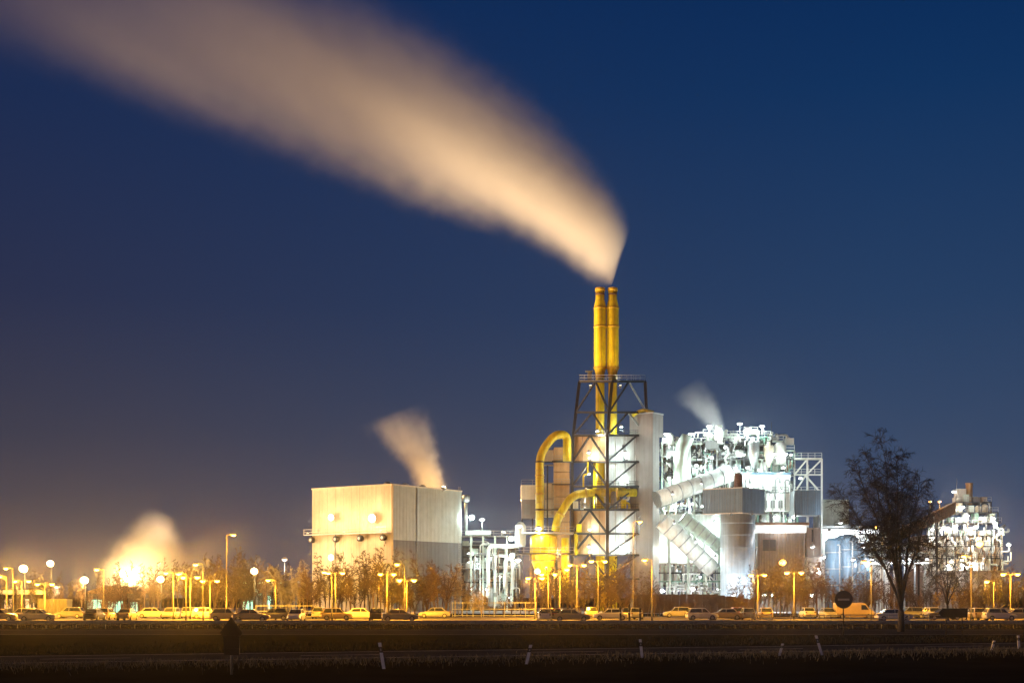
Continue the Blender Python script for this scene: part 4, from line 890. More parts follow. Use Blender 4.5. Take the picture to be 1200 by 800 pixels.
# uplights that wash the chimneys, then added ones that only light the smoke
for px, py, Y, aim, pw, an in ((692, 452, 290, (703, 380), 3000, 70), (727, 452, 291, (718, 380), 2400, 70)):
    floodlight(px, py, Y, pw, (1, .82, .45), 'wm_lens', .3, 'uplight on the chimney platform', stem=.3, aim=(0, .3, 1), spot=(W(aim[0], aim[1], 297), an), off=.5)
for px, py, Y, tgt, pw, an in ((520, 571, 293, (640, 270), 230000, 75), (590, 624, 306, (680, 280), 150000, 60), (120, 690, 262, (420, 170), 340000, 80)):
    floodlight(px, py, Y, pw, (1.0, .66, .34), 'wm_lens', .6, 'added strong uplight brightening the smoke', stem=.3, aim=(.3, .1, 1), spot=(W(*tgt, 299), an), off=.8)

# ------------------------------------------------------------------ steam from the hall roof, the boiler block and the far left
steam('steam_cloud', 510, 572, 296, 110, [(-6, -20), (8, -27), (40, -34), (62, -46), (80, -58), (104, -70)], [(-6, 16), (26, 21), (47, 27), (69, 32), (104, 30)],
      [(-6, 1), (20, .8), (45, .5), (70, .24), (104, 0)], .8, .6, .2, .55, 'wispy warm steam curling up from the box hall roof', edge=.0, step=.3, streak=.25, nlow=.0, Yoff=4, fine=.3, fscale=.4)
steam('steam_cloud', 842, 502, 303, 122, [(-6, -7), (5, -12), (25, -20), (45, -28), (64, -34)], [(-6, 8), (13, 16), (34, 22), (64, 22)],
      [(-6, 1), (20, .6), (42, .28), (64, 0)], .5, .6, .2, .36, 'small white steam puff above the boiler block vent', edge=.0, step=.3, streak=.35, nlow=.15, fine=.2, fscale=.4)
steam('steam_cloud', 146, 697, 280, 66, [(0, -30), (16, -40), (52, -56), (80, -50), (108, -22)], [(0, 34), (14, 44), (34, 48), (73, 40), (108, 20)],
      [(0, 1), (40, .8), (75, .5), (108, 0)], .24, .7, .14, .4, 'glowing steam cloud on the far left, lit from inside', edge=.0, step=.3, streak=.3, nlow=.0, fine=.22, fscale=.3)
steam('steam_cloud', 178, 690, 285, 35, [(0, -20), (40, -34), (120, -34)], [(0, 24), (40, 34), (120, 20)],
      [(0, .5), (40, .8), (120, 0)], .05, .7, .06, .35, 'thin drifting steam right of the glowing cloud', edge=.0, step=.4, streak=.3, nlow=.1)
floodlight(514, 574, 305, 5000, WARM, 'wm_lens', .3, 'added roof lamp brightening the box hall steam', aim=(0, -.2, 1), stem=.6, off=1.5)  # added lamp behind the parapet, there to light the steam
floodlight(143, 672, 270, 20000, (1, .6, .2), 'wm_lens', .6, 'glaring warm floodlight within the far left steam', aim=(0, -1, 0), stem=9, off=3)
floodlight(150, 690, 276, 19000, (1, .6, .2), 'wm_lens', .6, 'warm floodlight at the foot of the far left steam', aim=(0, .2, 1), stem=2, off=2)

# ------------------------------------------------------------------ low buildings on the left
cb = empty('canopy_building', (GX(20, 232), 232, 0), 'flat canopy with a lit yellow fascia at the far left', 'building')
MB().box(GX(-30, 232), GX(53, 232), 232, 240, ZP(696, 232) - .1, ZP(690, 232)).build('roof', M['concrete'], cb)
for i in range(7): MB().box(GX(-30 + i * 11.8, 232) + .04, GX(-18.2 + i * 11.8, 232) - .04, 231.85, 232, ZP(696, 232), ZP(691, 232)).build('fascia_panel', M['fascia'], cb)
for px in (-8, 14, 36, 51): beam(cb, 'post', (GX(px, 232), 232.4, 0), (GX(px, 232), 232.4, ZP(696, 232)), .25, M['galv'])
MB().box(GX(-30, 238), GX(52, 238), 238, 240, 0, ZP(697, 238)).build('wall', M['concrete'], cb)
for px in (5, 30): MB().box(GX(px, 238), GX(px + 10, 238), 237.9, 238, 1.0, 2.6).build('window', M['winwarm'], cb)
mb_ = empty('mint_window_hall', (GX(132, 240), 240, 0), 'low hall with mint lit windows and arched roof on the left', 'building')
MB().box(GX(100, 240), GX(168, 240), 240, 252, 0, ZP(694, 240)).build('wall', M['concrete'], mb_)
arc = [(GX(97 + 74 * i / 12, 240), ZP(695, 240) + 1.3 * math.sin(math.pi * i / 12)) for i in range(13)]
am = MB(); pts = [(x, y, z) for y in (239.4, 252.4) for x, z in arc]; am.poly(pts, [(i, i + 1, 13 + i + 1, 13 + i) for i in range(12)], True); am.poly(pts[:13], [tuple(range(13))]); am.build('arched_roof', M['beige'], mb_)
for a, b, t, bt_ in ((103, 112, 702, 716), (113, 119, 702, 716), (127, 134, 704, 717), (136, 144, 704, 717), (153, 161, 705, 716)):
    w = MB().box(GX(a, 240), GX(b, 240), 239.9, 240, max(.3, ZP(bt_, 240)), ZP(t, 240)).build('window', M['mint'], mb_)
    MB().box(GX(a, 240) - .08, GX(b, 240) + .08, 239.84, 239.9, ZP(t, 240), ZP(t, 240) + .1).build('frame', M['steel'], w)
for px in (99, 121, 147, 166): beam(mb_, 'pilaster', (GX(px, 240), 239.8, 0), (GX(px, 240), 239.8, ZP(695, 240)), .4, M['beige'])
ob = empty('flat_office', (GX(310, 246), 246, 0), 'flat-roofed office with mint lit eaves left of the box hall', 'building')
MB().box(GX(282, 246), GX(338, 246), 246, 256, 0, ZP(683, 246)).build('wall', M['concrete'], ob)
MB().box(GX(279, 246), GX(341, 246), 245.2, 256.5, ZP(682, 246), ZP(679.5, 246)).build('roof', M['galv'], ob)
MB().box(GX(284, 246), GX(330, 246), 245.3, 245.5, ZP(683.3, 246), ZP(682.2, 246)).build('eaves_light', M['mint'], ob)
for a, b, t, bt_ in ((283, 289, 703, 715), (290, 296, 703, 715), (314, 318, 698, 713), (300, 306, 690, 697)):
    w = MB().box(GX(a, 246), GX(b, 246), 245.9, 246, max(.3, ZP(bt_, 246)), ZP(t, 246)).build('window', M['mint'], ob)
    MB().box(GX(a, 246) - .08, GX(b, 246) + .08, 245.84, 245.9, ZP(t, 246), ZP(t, 246) + .1).build('frame', M['steel'], w)
point(ob, W(310, 690, 244.5), 250, (.6, 1, .8), .3)
cn = empty('freight_container', (GX(60, 196), 196, 0), 'long yellow-lit freight container left in the car park', 'container')
for i in range(8): clad(cn, 'side_sheet', (GX(44 + i * 4.3, 196) + .01, 196), (GX(48.3 + i * 4.3, 196) - .01, 196), .2, 2.6, (0, -1), M['grey'], .22, .05)
MB().box(GX(44, 196), GX(78.4, 196), 196.06, 198.4, .15, 2.62).build('box', M['grey'], cn)
MB().box(GX(44, 196), GX(78.4, 196), 195.9, 196, .05, .2).build('sill', M['rust'], cn)

# ------------------------------------------------------------------ lamps of the car park
for px, py, kd in ((8, 674, 'left'), (15.5, 665, 'left'), (25.5, 679, 'twin'), (52.5, 683, 'twin'), (121.5, 667, 'left'), (203, 669, 'twin'), (218, 672, 'left'), (223, 676.5, 'twin'), (238, 661, 'left'), (246, 680.5, 'twin'),
                   (323, 677, 'left'), (389, 668, 'left'), (393, 670, 'twin'), (453.5, 672.5, 'twin'), (474, 658.5, 'left'), (476.5, 678, 'twin'),
                   (627, 677, 'twin'), (642.5, 671, 'twin'), (656, 665, 'right'), (676, 661.5, 'twin'), (701, 657.5, 'twin'), (764, 653.5, 'left'), (888, 673.5, 'twin'), (930.5, 668.5, 'twin'),
                   (1021, 657.5, 'left'), (1138, 649.5, 'left'), (1184, 672.5, 'twin'), (1164.5, 681, 'left')):
    street_lamp(px, py, kd, 185 + RND.uniform(-9, 11))
street_lamp(265.5, 624.5, 'right', 186, 'tallest mast lamp left of the box hall')
street_lamp(742, 611, 'right', 196, 'tall thin mast lamp before the duct tower')
street_lamp(1033.5, 615.5, 'left', 205, 'tall sodium lamp glowing through the big bare tree')
for px, py, Y, r, pw, c, ln in ((27.5, 666, 205, .62, 8000, WARM, 'wm_lens'), (59, 660, 240, .6, 7000, WARM, 'wm_lens'), (99, 679.5, 205, .58, 7000, (1, .52, .14), 'wm_lens'), (188, 678.5, 205, .52, 7000, (1, .52, .14), 'wm_lens'),
                            (298, 669, 210, .55, 5000, (1, .62, .2), 'na_lens'), (917, 659, 230, .55, 3500, NA, 'na_lens'), (1148, 637, 300, .75, 4000, NA, 'na_lens'), (630, 669, 215, .5, 900, (1, .4, .3), 'na_lens')):
    floodlight(px, py, Y, pw, c, ln, r, 'big warm pole floodlight', aim=(0, -1, -.25), stem=ZP(py, Y) - .02, off=1.5, sect=True)
for px, py, Y in ((333.5, 656, 236), (186, 660, 300), (67, 688, 220)):
    mast_lamp(px, py, Y, 400, 'faint pale lamp on a mast behind the trees', ZP(py, Y), .5, (1, .8, .6), 'winwarm')

# ------------------------------------------------------------------ trees
def grow(seed, H, stems, spread, nside, ntwig, lsid, droop, twr=.018, subs=2, fork=.12, low=.18):
    """returns (trunk MB, crown MB) about the origin"""
    R = random.Random(seed); tk_, cr_ = MB(), MB()
    def rv(a): return Vector((R.uniform(-a, a), R.uniform(-a, a), R.uniform(-a, a)))
    r0 = H * .0095 * (1 + .07 * len(stems))
    zf = H * fork
    tk_.tube([(0, 0, 0), (R.uniform(-.05, .05), 0, zf * .5), (0, 0, zf * 1.05)], [r0 * 1.25, r0 * 1.0, r0 * .9], 10, True)
    for tip in stems:
        tip = Vector(tip); n = 8; pts = []; base = Vector((0, 0, zf))
        for i in range(n + 1):
            t = i / n; h = t ** .8
            p = Vector((tip.x * t ** 1.15, tip.y * t ** 1.15, zf + (tip.z - zf) * h)) + rv(.03 * H * t * (1 - t) * 2); pts.append(p)
        rs = [r0 * .85 * (1 - .93 * i / n) / (len(stems) ** .25) for i in range(n + 1)]
        tk_.tube(pts, rs, 6, False)
        L = (tip - base).length
        for k in range(nside):
            t = low + (1 - low) * (k + R.random()) / nside; f = t * n; i = min(int(f), n - 1); p = pts[i].lerp(pts[i + 1], f - i)
            a = R.uniform(0, 2 * math.pi); out = Vector((math.cos(a), math.sin(a), 0)) + Vector((tip.x, tip.y, 0)) * .3 / max(L * .2, .1)
            d = (out.normalized() * 1.0 + Vector((0, 0, R.uniform(.5, 1.3)))).normalized()
            ln = lsid * H * (1.12 - .75 * t) * R.uniform(.6, 1.25)
            q = [p]; dd = d.copy()
            for j in range(5):
                dd = (dd + rv(.22) + Vector((0, 0, -droop * (j + .3)))).normalized(); q.append(q[-1] + dd * ln / 5)
            rb = max(twr * 1.6, rs[i] * .42); cr_.tube(q, [rb * (1 - .75 * j / 5) for j in range(6)], 4, False)
            for w in range(ntwig):
                f2 = .2 + .8 * (w + R.random()) / ntwig; j = min(int(f2 * 5), 4); s0 = q[j].lerp(q[j + 1], f2 * 5 - j)
                ax = (q[j + 1] - q[j]).normalized(); d2 = (ax * .7 + rv(.9) + Vector((0, 0, .15))).normalized(); l2 = ln * .5 * R.uniform(.5, 1.2) * (1.15 - .5 * f2)
                e = [s0]; d3 = d2.copy()
                for g_ in range(3): d3 = (d3 + rv(.25) + Vector((0, 0, -droop * 1.6))).normalized(); e.append(e[-1] + d3 * l2 / 3)
                cr_.tube(e, [twr, twr * .8, twr * .6, twr * .4], 3, False, False)
                for g_ in range(subs):
                    s1 = e[1].lerp(e[3], R.random()); d4 = (d3 + rv(1.0)).normalized(); l3 = l2 * R.uniform(.4, .85)
                    m1 = s1 + d4 * l3 * .5; d4 = (d4 + Vector((0, 0, -droop * 2.5))).normalized()
                    cr_.tube([s1, m1, m1 + d4 * l3 * .5], [twr * .6, twr * .5, twr * .35], 3, False, False)
    return tk_, cr_
def tree(name, loc, parts, m, label, cat='tree', group=None, rz=0, sc=1):
    t = empty(name, loc, label, cat, group, rz); t.scale = (sc, sc, sc)
    parts[0].build('trunk', m, t, True); parts[1].build('crown', m, t, True); return t
YT = 117.0; kx = YT / F; bx = GX(1056, YT)
def tp(px, py, dy): return (GX(px, YT) - bx, dy, ZP(py, YT))
tree('bare_tree', (bx, YT, 0), grow(5, 15.2, [tp(1031, 509, 0), tp(1018, 527, 1.2), tp(1046, 530, -1), tp(1062, 552, 1.5), tp(998, 545, -1.2), tp(983, 574, 1), tp(988, 604, -.5), tp(1074, 560, -1), tp(1040, 556, 2), tp(1096, 590, .8)],
     1, 40, 10, .18, .075, .0145, 5, .11, .26), M['bark'], 'big dark bare tree with drooping twigs right of the round sign', 'tree')
tree('bare_tree', (GX(1112, 150), 150.5, 0), grow(15, 9.5, [(-1.5, .5, 9.2), (1.2, 0, 8.6), (-3.2, .4, 7.6), (2.6, -.6, 7.0), (.2, 1, 9.6)], 1, 22, 8, .2, .16, .019, 3, .2), M['bark'], 'slender bare tree with hanging twigs left of the right-hand plant', 'tree')
VAR = []
for i in range(7):
    R5 = random.Random(50 + i); H = 7.0; ns = R5.randint(5, 7)
    st = [(R5.uniform(-1.5, 1.5), R5.uniform(-1.2, 1.2), H * R5.uniform(.72, 1.0)) for _ in range(ns)]
    if i in (2, 5): st = [(R5.uniform(-.6, .6), R5.uniform(-.6, .6), H * R5.uniform(.85, 1.0)) for _ in range(3)]     # slim upright ones
    if i in (3, 6): st = [(R5.uniform(-3, 3), R5.uniform(-2, 2), H * R5.uniform(.5, 1.0)) for _ in range(8)]            # broad ones
    VAR.append(grow(100 + i, H, st, 1, 14 if i in (2, 5) else 11, 6, .13 if i in (2, 5) else .19, .02 + .02 * (i % 3), .024, 2, .05 + .06 * (i % 3)))
PROTO = {}
def row_tree(px, ytop, Y, m, desc):
    i = RND.randrange(7); H = ZP(ytop, Y); k = (i, m)
    loc = (GX(px, Y), Y, 0); sc = H / 7.0 * RND.uniform(.95, 1.08); rz = RND.uniform(0, 6.28)
    if k not in PROTO: PROTO[k] = t = tree('bare_row_tree', loc, VAR[i], M[m], None, 'tree', None, rz, sc)
    else: t = copy_tree(PROTO[k], loc, rz, (sc * RND.uniform(.85, 1.2), sc * RND.uniform(.9, 1.2), sc))
    tag(t, None, 'tree', 'bare trees between car park and plant'); later(t, desc, px)
def topline(px):
    for lim, y in ((30, 678), (100, 672), (135, 676), (185, 664), (260, 655), (300, 652), (365, 660), (420, 652), (470, 650), (545, 654), (575, 688), (625, 684), (690, 662), (745, 655), (775, 672), (845, 690), (885, 682), (965, 655), (1010, 672), (1090, 668), (1150, 675), (1300, 662)):
        if px < lim: return y
    return 670
px = -14.0
while px < 1215:
    yt = topline(px) + RND.choice((RND.uniform(-9, 3), RND.uniform(0, 12), RND.uniform(8, 24)))
    row_tree(px, yt, RND.uniform(204, 238), 'bark_g' if 525 < px < 585 or 330 < px < 360 else 'bark_b', 'bare brown tree')
    px += RND.uniform(3.6, 6.4) if not (545 < px < 625 or 775 < px < 850) else RND.uniform(7, 11)
def leafy(px, ytop, Y, seed):
    R6 = random.Random(seed); H = ZP(ytop, Y); a, b = grow(seed, H, [(R6.uniform(-.5, .5), R6.uniform(-.4, .4), H * R6.uniform(.8, 1)) for _ in range(4)], 1, 7, 4, .18, .03, .02, 1, .15)
    lf = MB()
    for v in b.v[::5]:
        c = Vector(v) + Vector((R6.uniform(-.1, .1), R6.uniform(-.1, .1), R6.uniform(-.1, .1))); d = Vector((R6.uniform(-1, 1), R6.uniform(-1, 1), R6.uniform(-1, 1))).normalized(); e = d.orthogonal().normalized()
        r = R6.uniform(.05, .10); lf.poly([c - d * r, c + e * r * .6, c + d * r, c - e * r * .6], [(0, 1, 2, 3)])
    t = tree('yellow_leaved_tree', (GX(px, Y), Y, 0), (a, b), M['bark_b'], None, 'tree'); lf.build('leaves', M['leaf'], t, True)
    tag(t, None, None, 'young trees that keep yellow leaves'); later(t, 'young tree with yellow leaves', px)
for i, (px, yt) in enumerate(((1117, 682), (1126, 690), (1097, 692), (1158, 688), (1170, 684), (708, 694), (455, 692))): leafy(px, yt, 204 + i, 300 + i)
ct = grow(77, 7.0, [(0, 0, 7), (-.8, .3, 5.2), (.9, -.3, 5.0), (0, .8, 5.6)], 1, 16, 6, .22, .05, .024, 3, .1)
tree('bare_tree', (GX(866, 228), 228, 0), ct, M['bark_b'], 'dense reddish bare tree at the foot of the round silo', 'tree', None, .4, ZP(676, 228) / 7)

# ------------------------------------------------------------------ parked vehicles
def loft(mb, st, smooth=False):
    """st: list of (x, half width bottom, half width top, z bottom, z top); rounded box section"""
    n = 8; b = len(mb.v)
    for x, wb_, wt, z0, z1 in st:
        h = z1 - z0
        for y, z in ((-wb_ * .92, z0), (-wb_, z0 + h * .25), (-wt, z0 + h * .8), (-wt * .88, z1), (wt * .88, z1), (wt, z0 + h * .8), (wb_, z0 + h * .25), (wb_ * .92, z0)): mb.v.append((x, y, z))
    for i in range(len(st) - 1):
        for k in range(n): mb.f.append((b + i * n + k, b + (i + 1) * n + k, b + (i + 1) * n + (k + 1) % n, b + i * n + (k + 1) % n)); mb.sm.append(smooth)
    mb.f.append(tuple(b + k for k in range(n))); mb.sm.append(False)
    e = b + (len(st) - 1) * n; mb.f.append(tuple(e + k for k in reversed(range(n)))); mb.sm.append(False)
def wheels(t, xs, half, r=.31):
    for x in xs:
        for s in (-1, 1):
            o = MB().tube([(x, s * half - .1, r), (x, s * half + .1, r)], r, 14).build('wheel', M['tyre'], t, True)
            MB().tube([(x, s * (half + .10), r), (x, s * (half + .115), r)], r * .62, 12).build('rim', M['galv'], o, True)
def quadp(mb, a, b, c, d):
    mb.poly([a, b, c, d], [(0, 1, 2, 3)])
def make_car(kind, m):
    t = empty('parked_car' if kind != 'van' else 'parked_van', (0, 0, 0))
    if kind in ('sedan', 'hatch'):
        L = 2.2 if kind == 'sedan' else 2.0
        bd = MB(); loft(bd, [(-L, .70, .66, .38, .68), (-L + .12, .82, .78, .25, .88), (-L + .7, .86, .83, .2, .96), (0, .87, .84, .2, .95), (L - 1.2, .87, .83, .2, .93), (L - .35, .84, .76, .22, .80), (L - .08, .78, .68, .28, .70), (L, .66, .6, .36, .58)]); bd.build('body', m, t, True)
        c0, c1, c2, c3 = (-L + .55, -L + 1.1, .35, 1.05) if kind == 'sedan' else (-L + .1, -L + .5, .35, 1.0)
        cb_ = MB(); zr = 1.43 if kind == 'sedan' else 1.5
        cb_.hexa([(c0, -.80, .9), (c3, -.80, .88), (c3, .80, .88), (c0, .80, .9), (c1, -.60, zr), (c2, -.60, zr), (c2, .60, zr), (c1, .60, zr)]); cb_.build('cabin', m, t, True)
        def up_(x, s, z):                               # point on the cabin side, slightly proud
            f = (z - .9) / (zr - .9); return s * (.80 - .20 * f + .012)
        for s in (-1, 1):
            for xa, xb, xc, xd in ((c0 + .25, -.12, -.12, c1 + .08), (-.04, c3 - .22, c2 - .03, -.04)):
                q = [(xa, up_(0, s, .97), .97), (xb, up_(0, s, .97), .97), (xc, up_(0, s, zr - .07), zr - .07), (xd, up_(0, s, zr - .07), zr - .07)]
                if s > 0: q.reverse()
                g_ = MB(); quadp(g_, *q); g_.build('side_window', M['glass'], t, True)
        def fx(x0, x1, f): return x0 + (x1 - x0) * f
        ws = MB(); quadp(ws, (fx(c3, c2, .12) + .015, -.72, .95), (fx(c3, c2, .12) + .015, .72, .95), (fx(c3, c2, .9) + .015, .58, zr - .05), (fx(c3, c2, .9) + .015, -.58, zr - .05)); ws.build('windscreen', M['glass'], t, True)
        rw = MB(); quadp(rw, (fx(c0, c1, .15) - .015, .70, .98), (fx(c0, c1, .15) - .015, -.70, .98), (fx(c0, c1, .9) - .015, -.58, zr - .05), (fx(c0, c1, .9) - .015, .58, zr - .05)); rw.build('rear_window', M['glass'], t, True)
        wheels(t, (-L + .75, L - .8), .80); hx, zh, hy = L - .06, .58, .52
    else:
        L = 2.6
        bd = MB(); loft(bd, [(-L, .93, .86, .32, 2.0), (-L + .08, .98, .9, .25, 2.12), (.9, .98, .9, .22, 2.14), (1.35, .98, .84, .22, 2.0), (1.95, .97, .80, .22, 1.32), (2.45, .92, .74, .25, 1.08), (2.6, .84, .66, .35, .8)]); bd.build('body', m, t, True)
        for s in (-1, 1):
            q = [(.75, s * .955, 1.22), (1.72, s * .915, 1.22), (1.32, s * .895, 1.82), (.75, s * .935, 1.86)]
            if s > 0: q.reverse()
            g_ = MB(); quadp(g_, *[(x, y + s * .03, z) for x, y, z in q]); g_.build('side_window', M['glass'], t, True)
        ws = MB(); quadp(ws, (1.99, -.74, 1.36), (1.99, .74, 1.36), (1.42, .72, 1.97), (1.42, -.72, 1.97)); ws.build('windscreen', M['glass'], t, True)
        wheels(t, (-L + .85, L - .85), .92, .34); hx, zh, hy = L - .1, .78, .62
    for s in (-1, 1):
        MB().box(hx - .1, hx + .04, s * hy - .14, s * hy + .14, zh - .07, zh + .07).build('headlight', M['plastic'], t, True)
        MB().box(-hx - .10, -hx + .02, s * (hy + .08) - .10, s * (hy + .08) + .10, zh + .12, zh + .32).build('tail_light', M['rust'], t, True)
    return t
CARP = {}
CN = ['silver', 'white', 'black', 'dark red', 'blue', 'grey', 'beige', 'violet']
def car(px, kind, ci, Y, rot):
    if (kind, ci) not in CARP: CARP[(kind, ci)] = t = make_car(kind, CARM[ci]); t.location = (GX(px, Y), Y, .009); t.rotation_euler[2] = rot
    else: t = copy_tree(CARP[(kind, ci)], (GX(px, Y), Y, .009), rot)
    tag(t, None, 'van' if kind == 'van' else 'car', 'vehicles in the car park')
    later(t, {'sedan': '%s saloon car parked', 'hatch': '%s hatchback parked', 'van': '%s van parked'}[kind] % CN[ci], px)
PI = math.pi
for px, kd, ci, Y, rt in ((3, 'sedan', 6, 172, 0), (26, 'hatch', 1, 178, PI), (44, 'sedan', 0, 170, .05), (86, 'hatch', 5, 174, PI), (107, 'sedan', 2, 168, 0), (128, 'hatch', 6, 182, 0), (154, 'sedan', 6, 169, PI), (178, 'sedan', 1, 176, 0), (196, 'hatch', 0, 168, PI), (221, 'van', 1, 176, PI),
                      (245, 'hatch', 1, 170, .1), (263, 'van', 6, 174, 0), (291, 'sedan', 6, 169, 0), (318, 'hatch', 5, 178, PI), (349, 'sedan', 1, 170, PI), (378, 'van', 0, 182, PI / 2), (392, 'hatch', 6, 170, 0), (424, 'sedan', 1, 168, 0), (446, 'hatch', 2, 176, PI), (470, 'sedan', 5, 170, 0), (512, 'sedan', 0, 178, PI),
                      (635, 'hatch', 1, 170, PI / 2), (650, 'hatch', 3, 172, PI / 2), (668, 'sedan', 6, 169, 0), (690, 'van', 6, 176, 0), (715, 'sedan', 1, 170, PI), (735, 'hatch', 2, 178, PI / 2), (748, 'hatch', 0, 176, PI / 2), (793, 'van', 0, 182, PI), (826, 'hatch', 1, 170, 0), (846, 'sedan', 6, 172, PI), (866, 'hatch', 7, 170, PI / 2), (877, 'hatch', 0, 173, PI / 2), (896, 'van', 6, 176, 0),
                      (949, 'sedan', 1, 178, 0), (973, 'sedan', 0, 170, PI), (1005, 'van', 6, 190, 0), (1044, 'sedan', 1, 172, 0), (1070, 'hatch', 5, 176, PI), (1093, 'hatch', 1, 171, 0), (1110, 'sedan', 2, 180, PI), (1148, 'van', 6, 172, PI), (1172, 'van', 1, 176, 0), (1196, 'sedan', 0, 170, 0)):
    u = RND.random(); Y = Y if u < .35 else (Y + 9 if u < .7 else Y + 20)
    if kd == 'van' and RND.random() < .45: kd = 'hatch'
    if RND.random() < .42: rt = RND.choice((PI / 2, -PI / 2))
    car(px + RND.uniform(-5, 5), kd, ci, Y, rt + RND.uniform(-.06, .06))

# ------------------------------------------------------------------ fences of the car park
def fence(x0, x1, Y, h, step, label, m='galv', bars=2, wide=.09):
    t = empty('fence', (GX(x0, Y), Y, 0), label, 'fence'); X0_, X1_ = GX(x0, Y), GX(x1, Y); n = int((X1_ - X0_) / step)
    for i in range(n + 1): x = X0_ + (X1_ - X0_) * i / n; MB().box(x - wide / 2, x + wide / 2, Y - .05, Y + .05, 0, h).build('post', M[m], t)
    for k in range(bars):
        z = h * (1 - .42 * k) - .12; MB().box(X0_, X1_, Y - .09, Y - .055, z - .05, z + .05).build('rail', M[m], t)
    return t
fence(880, 1112, 163, .95, 2.2, 'pale pipe fence along the car park, round sign to big tree')
fence(530, 628, 206, 2.2, 1.5, 'tall pale barred fence before the pipe rack', 'galv', 3, .07)
fence(300, 372, 200, 1.8, 1.6, 'pale barred fence left of the box hall foot', 'galv', 3, .07)
for i, (px, h) in enumerate(((727, 1.75), (737.5, 1.8), (750, 1.7))):
    b = empty('bollard', (GX(px, 160), 160, 0), ('left', 'middle', 'right')[i] + ' dark marker post before the lattice tower, in a group of three', 'post', 'dark marker posts')
    MB().lathe((GX(px, 160), 160), [(.16, 0), (.14, .1), (.13, h - .25), (.17, h - .2), (.17, h - .02), (.05, h)], 10).build('shaft', M['black'], b)
    MB().lathe((GX(px, 160), 160), [(.135, h * .6), (.15, h * .6 + .02), (.15, h * .6 + .14), (.135, h * .6 + .16)], 10).build('band', M['galv'], b)

# ------------------------------------------------------------------ roadside: guardrail, delineators, signs, verge
gr = empty('guardrail', (0, 129, 0), 'long low steel guardrail along the far road, before the car park', 'guardrail')
W_ = [(0, -.155), (.045, -.135), (.08, -.08), (.08, -.05), (.03, 0), (.08, .05), (.08, .08), (.045, .135), (0, .155)]
zc = .60
for i in range(36):
    x0, x1 = -72 + i * 4 + .01, -72 + (i + 1) * 4 - .01; mb = MB()
    pts = [(x, 128.9 - o, zc + z) for x in (x0, x1) for o, z in W_] + [(x, 128.9 - o + .02, zc + z) for x in (x0, x1) for o, z in W_]; n = 9
    mb.poly(pts, [(k, n + k, n + k + 1, k + 1) for k in range(n - 1)] + [(2 * n + k, 2 * n + k + 1, 3 * n + k + 1, 3 * n + k) for k in range(n - 1)] + [(0, 2 * n, 3 * n, n), (n - 1, 2 * n - 1, 4 * n - 1, 3 * n - 1)], False)
    mb.build('rail_section', M['galv'], gr)
x = -71.5
while x < 71.5:
    MB().box(x - .06, x + .06, 128.93, 129.05, 0, .72).build('post', M['steel'], gr); x += 1.33
dl = [(450, 783, 445, 752.5, 'tallest leaning white delineator post in the near verge'), (617, 777.5, 622, 755, 'white delineator post leaning right near the picture centre'), (752.5, 770, 750, 748.5, 'white delineator post leaning left before the duct tower'),
      (913, 767.5, 917, 753.5, 'short white delineator post left of a taller one, below brown shed'), (963, 767, 956, 744, 'tall left-leaning white delineator post below the annex block'), (1162, 761, 1165, 750, 'small white delineator post near the picture\'s right edge'), (1194, 759.5, 1193, 744, 'white delineator post at the picture\'s right edge')]
for xb, yb, xt, yt, lb in dl:
    Y = CZ * F / (yb - HY); a = W(xb, yb, Y); b = W(xt, yt, Y); t = empty('delineator_post', (a.x, Y, 0), lb, 'delineator', 'white delineator posts'); a.z = 0
    w = .13
    def sl(f0, f1, ww, nm, m, front=0):
        p, q = a.lerp(b, f0), a.lerp(b, f1); f = Vector((0, -front, 0)); mb = MB()
        mb.hexa([p + Vector((-ww / 2, -.06, 0)) + f, p + Vector((ww / 2, -.06, 0)) + f, p + Vector((ww / 3, .06, 0)) - f, p + Vector((-ww / 3, .06, 0)) - f, q + Vector((-ww / 2, -.06, 0)) + f, q + Vector((ww / 2, -.06, 0)) + f, q + Vector((ww / 3, .06, 0)) - f, q + Vector((-ww / 3, .06, 0)) - f]); mb.build(nm, m, t)
    sl(0, .62, w, 'shaft', M['plastic']); sl(.62, .84, w + .004, 'black_band', M['black'], .002); sl(.84, 1, w, 'cap', M['plastic']); sl(.68, .78, .05, 'reflector', M['galv'], .008)
# pointed sign, its back to us, near left
Y = 51.9; xs = GX(271, Y); sg = empty('pointed_sign', (xs, Y, 0), 'dark pointed sign panel on a grey post in the near left verge', 'sign')
tube(sg, 'post', [(xs, Y + .06, 0), (xs, Y + .06, ZP(726, Y))], .045, M['galv'], 10)
out = [(271, 722), (284.5, 741), (281, 746), (280.5, 767), (262.5, 767), (262, 746), (257.5, 741)]
pm = MB(); f_ = [(GX(a, Y), Y, ZP(b, Y)) for a, b in out]; k_ = [(x, Y + .03, z) for x, y, z in f_]; n = len(out)
pm.poly(f_ + k_, [tuple(range(n)), tuple(n + i for i in reversed(range(n)))] + [(i, n + i, n + (i + 1) % n, (i + 1) % n) for i in range(n)]); pm.build('panel', M['signback'], sg)
for py in (745, 760): MB().box(xs - .3, xs + .3, Y - .04, Y - .003, ZP(py, Y) - .03, ZP(py, Y) + .03).build('brace', M['signback'], sg)
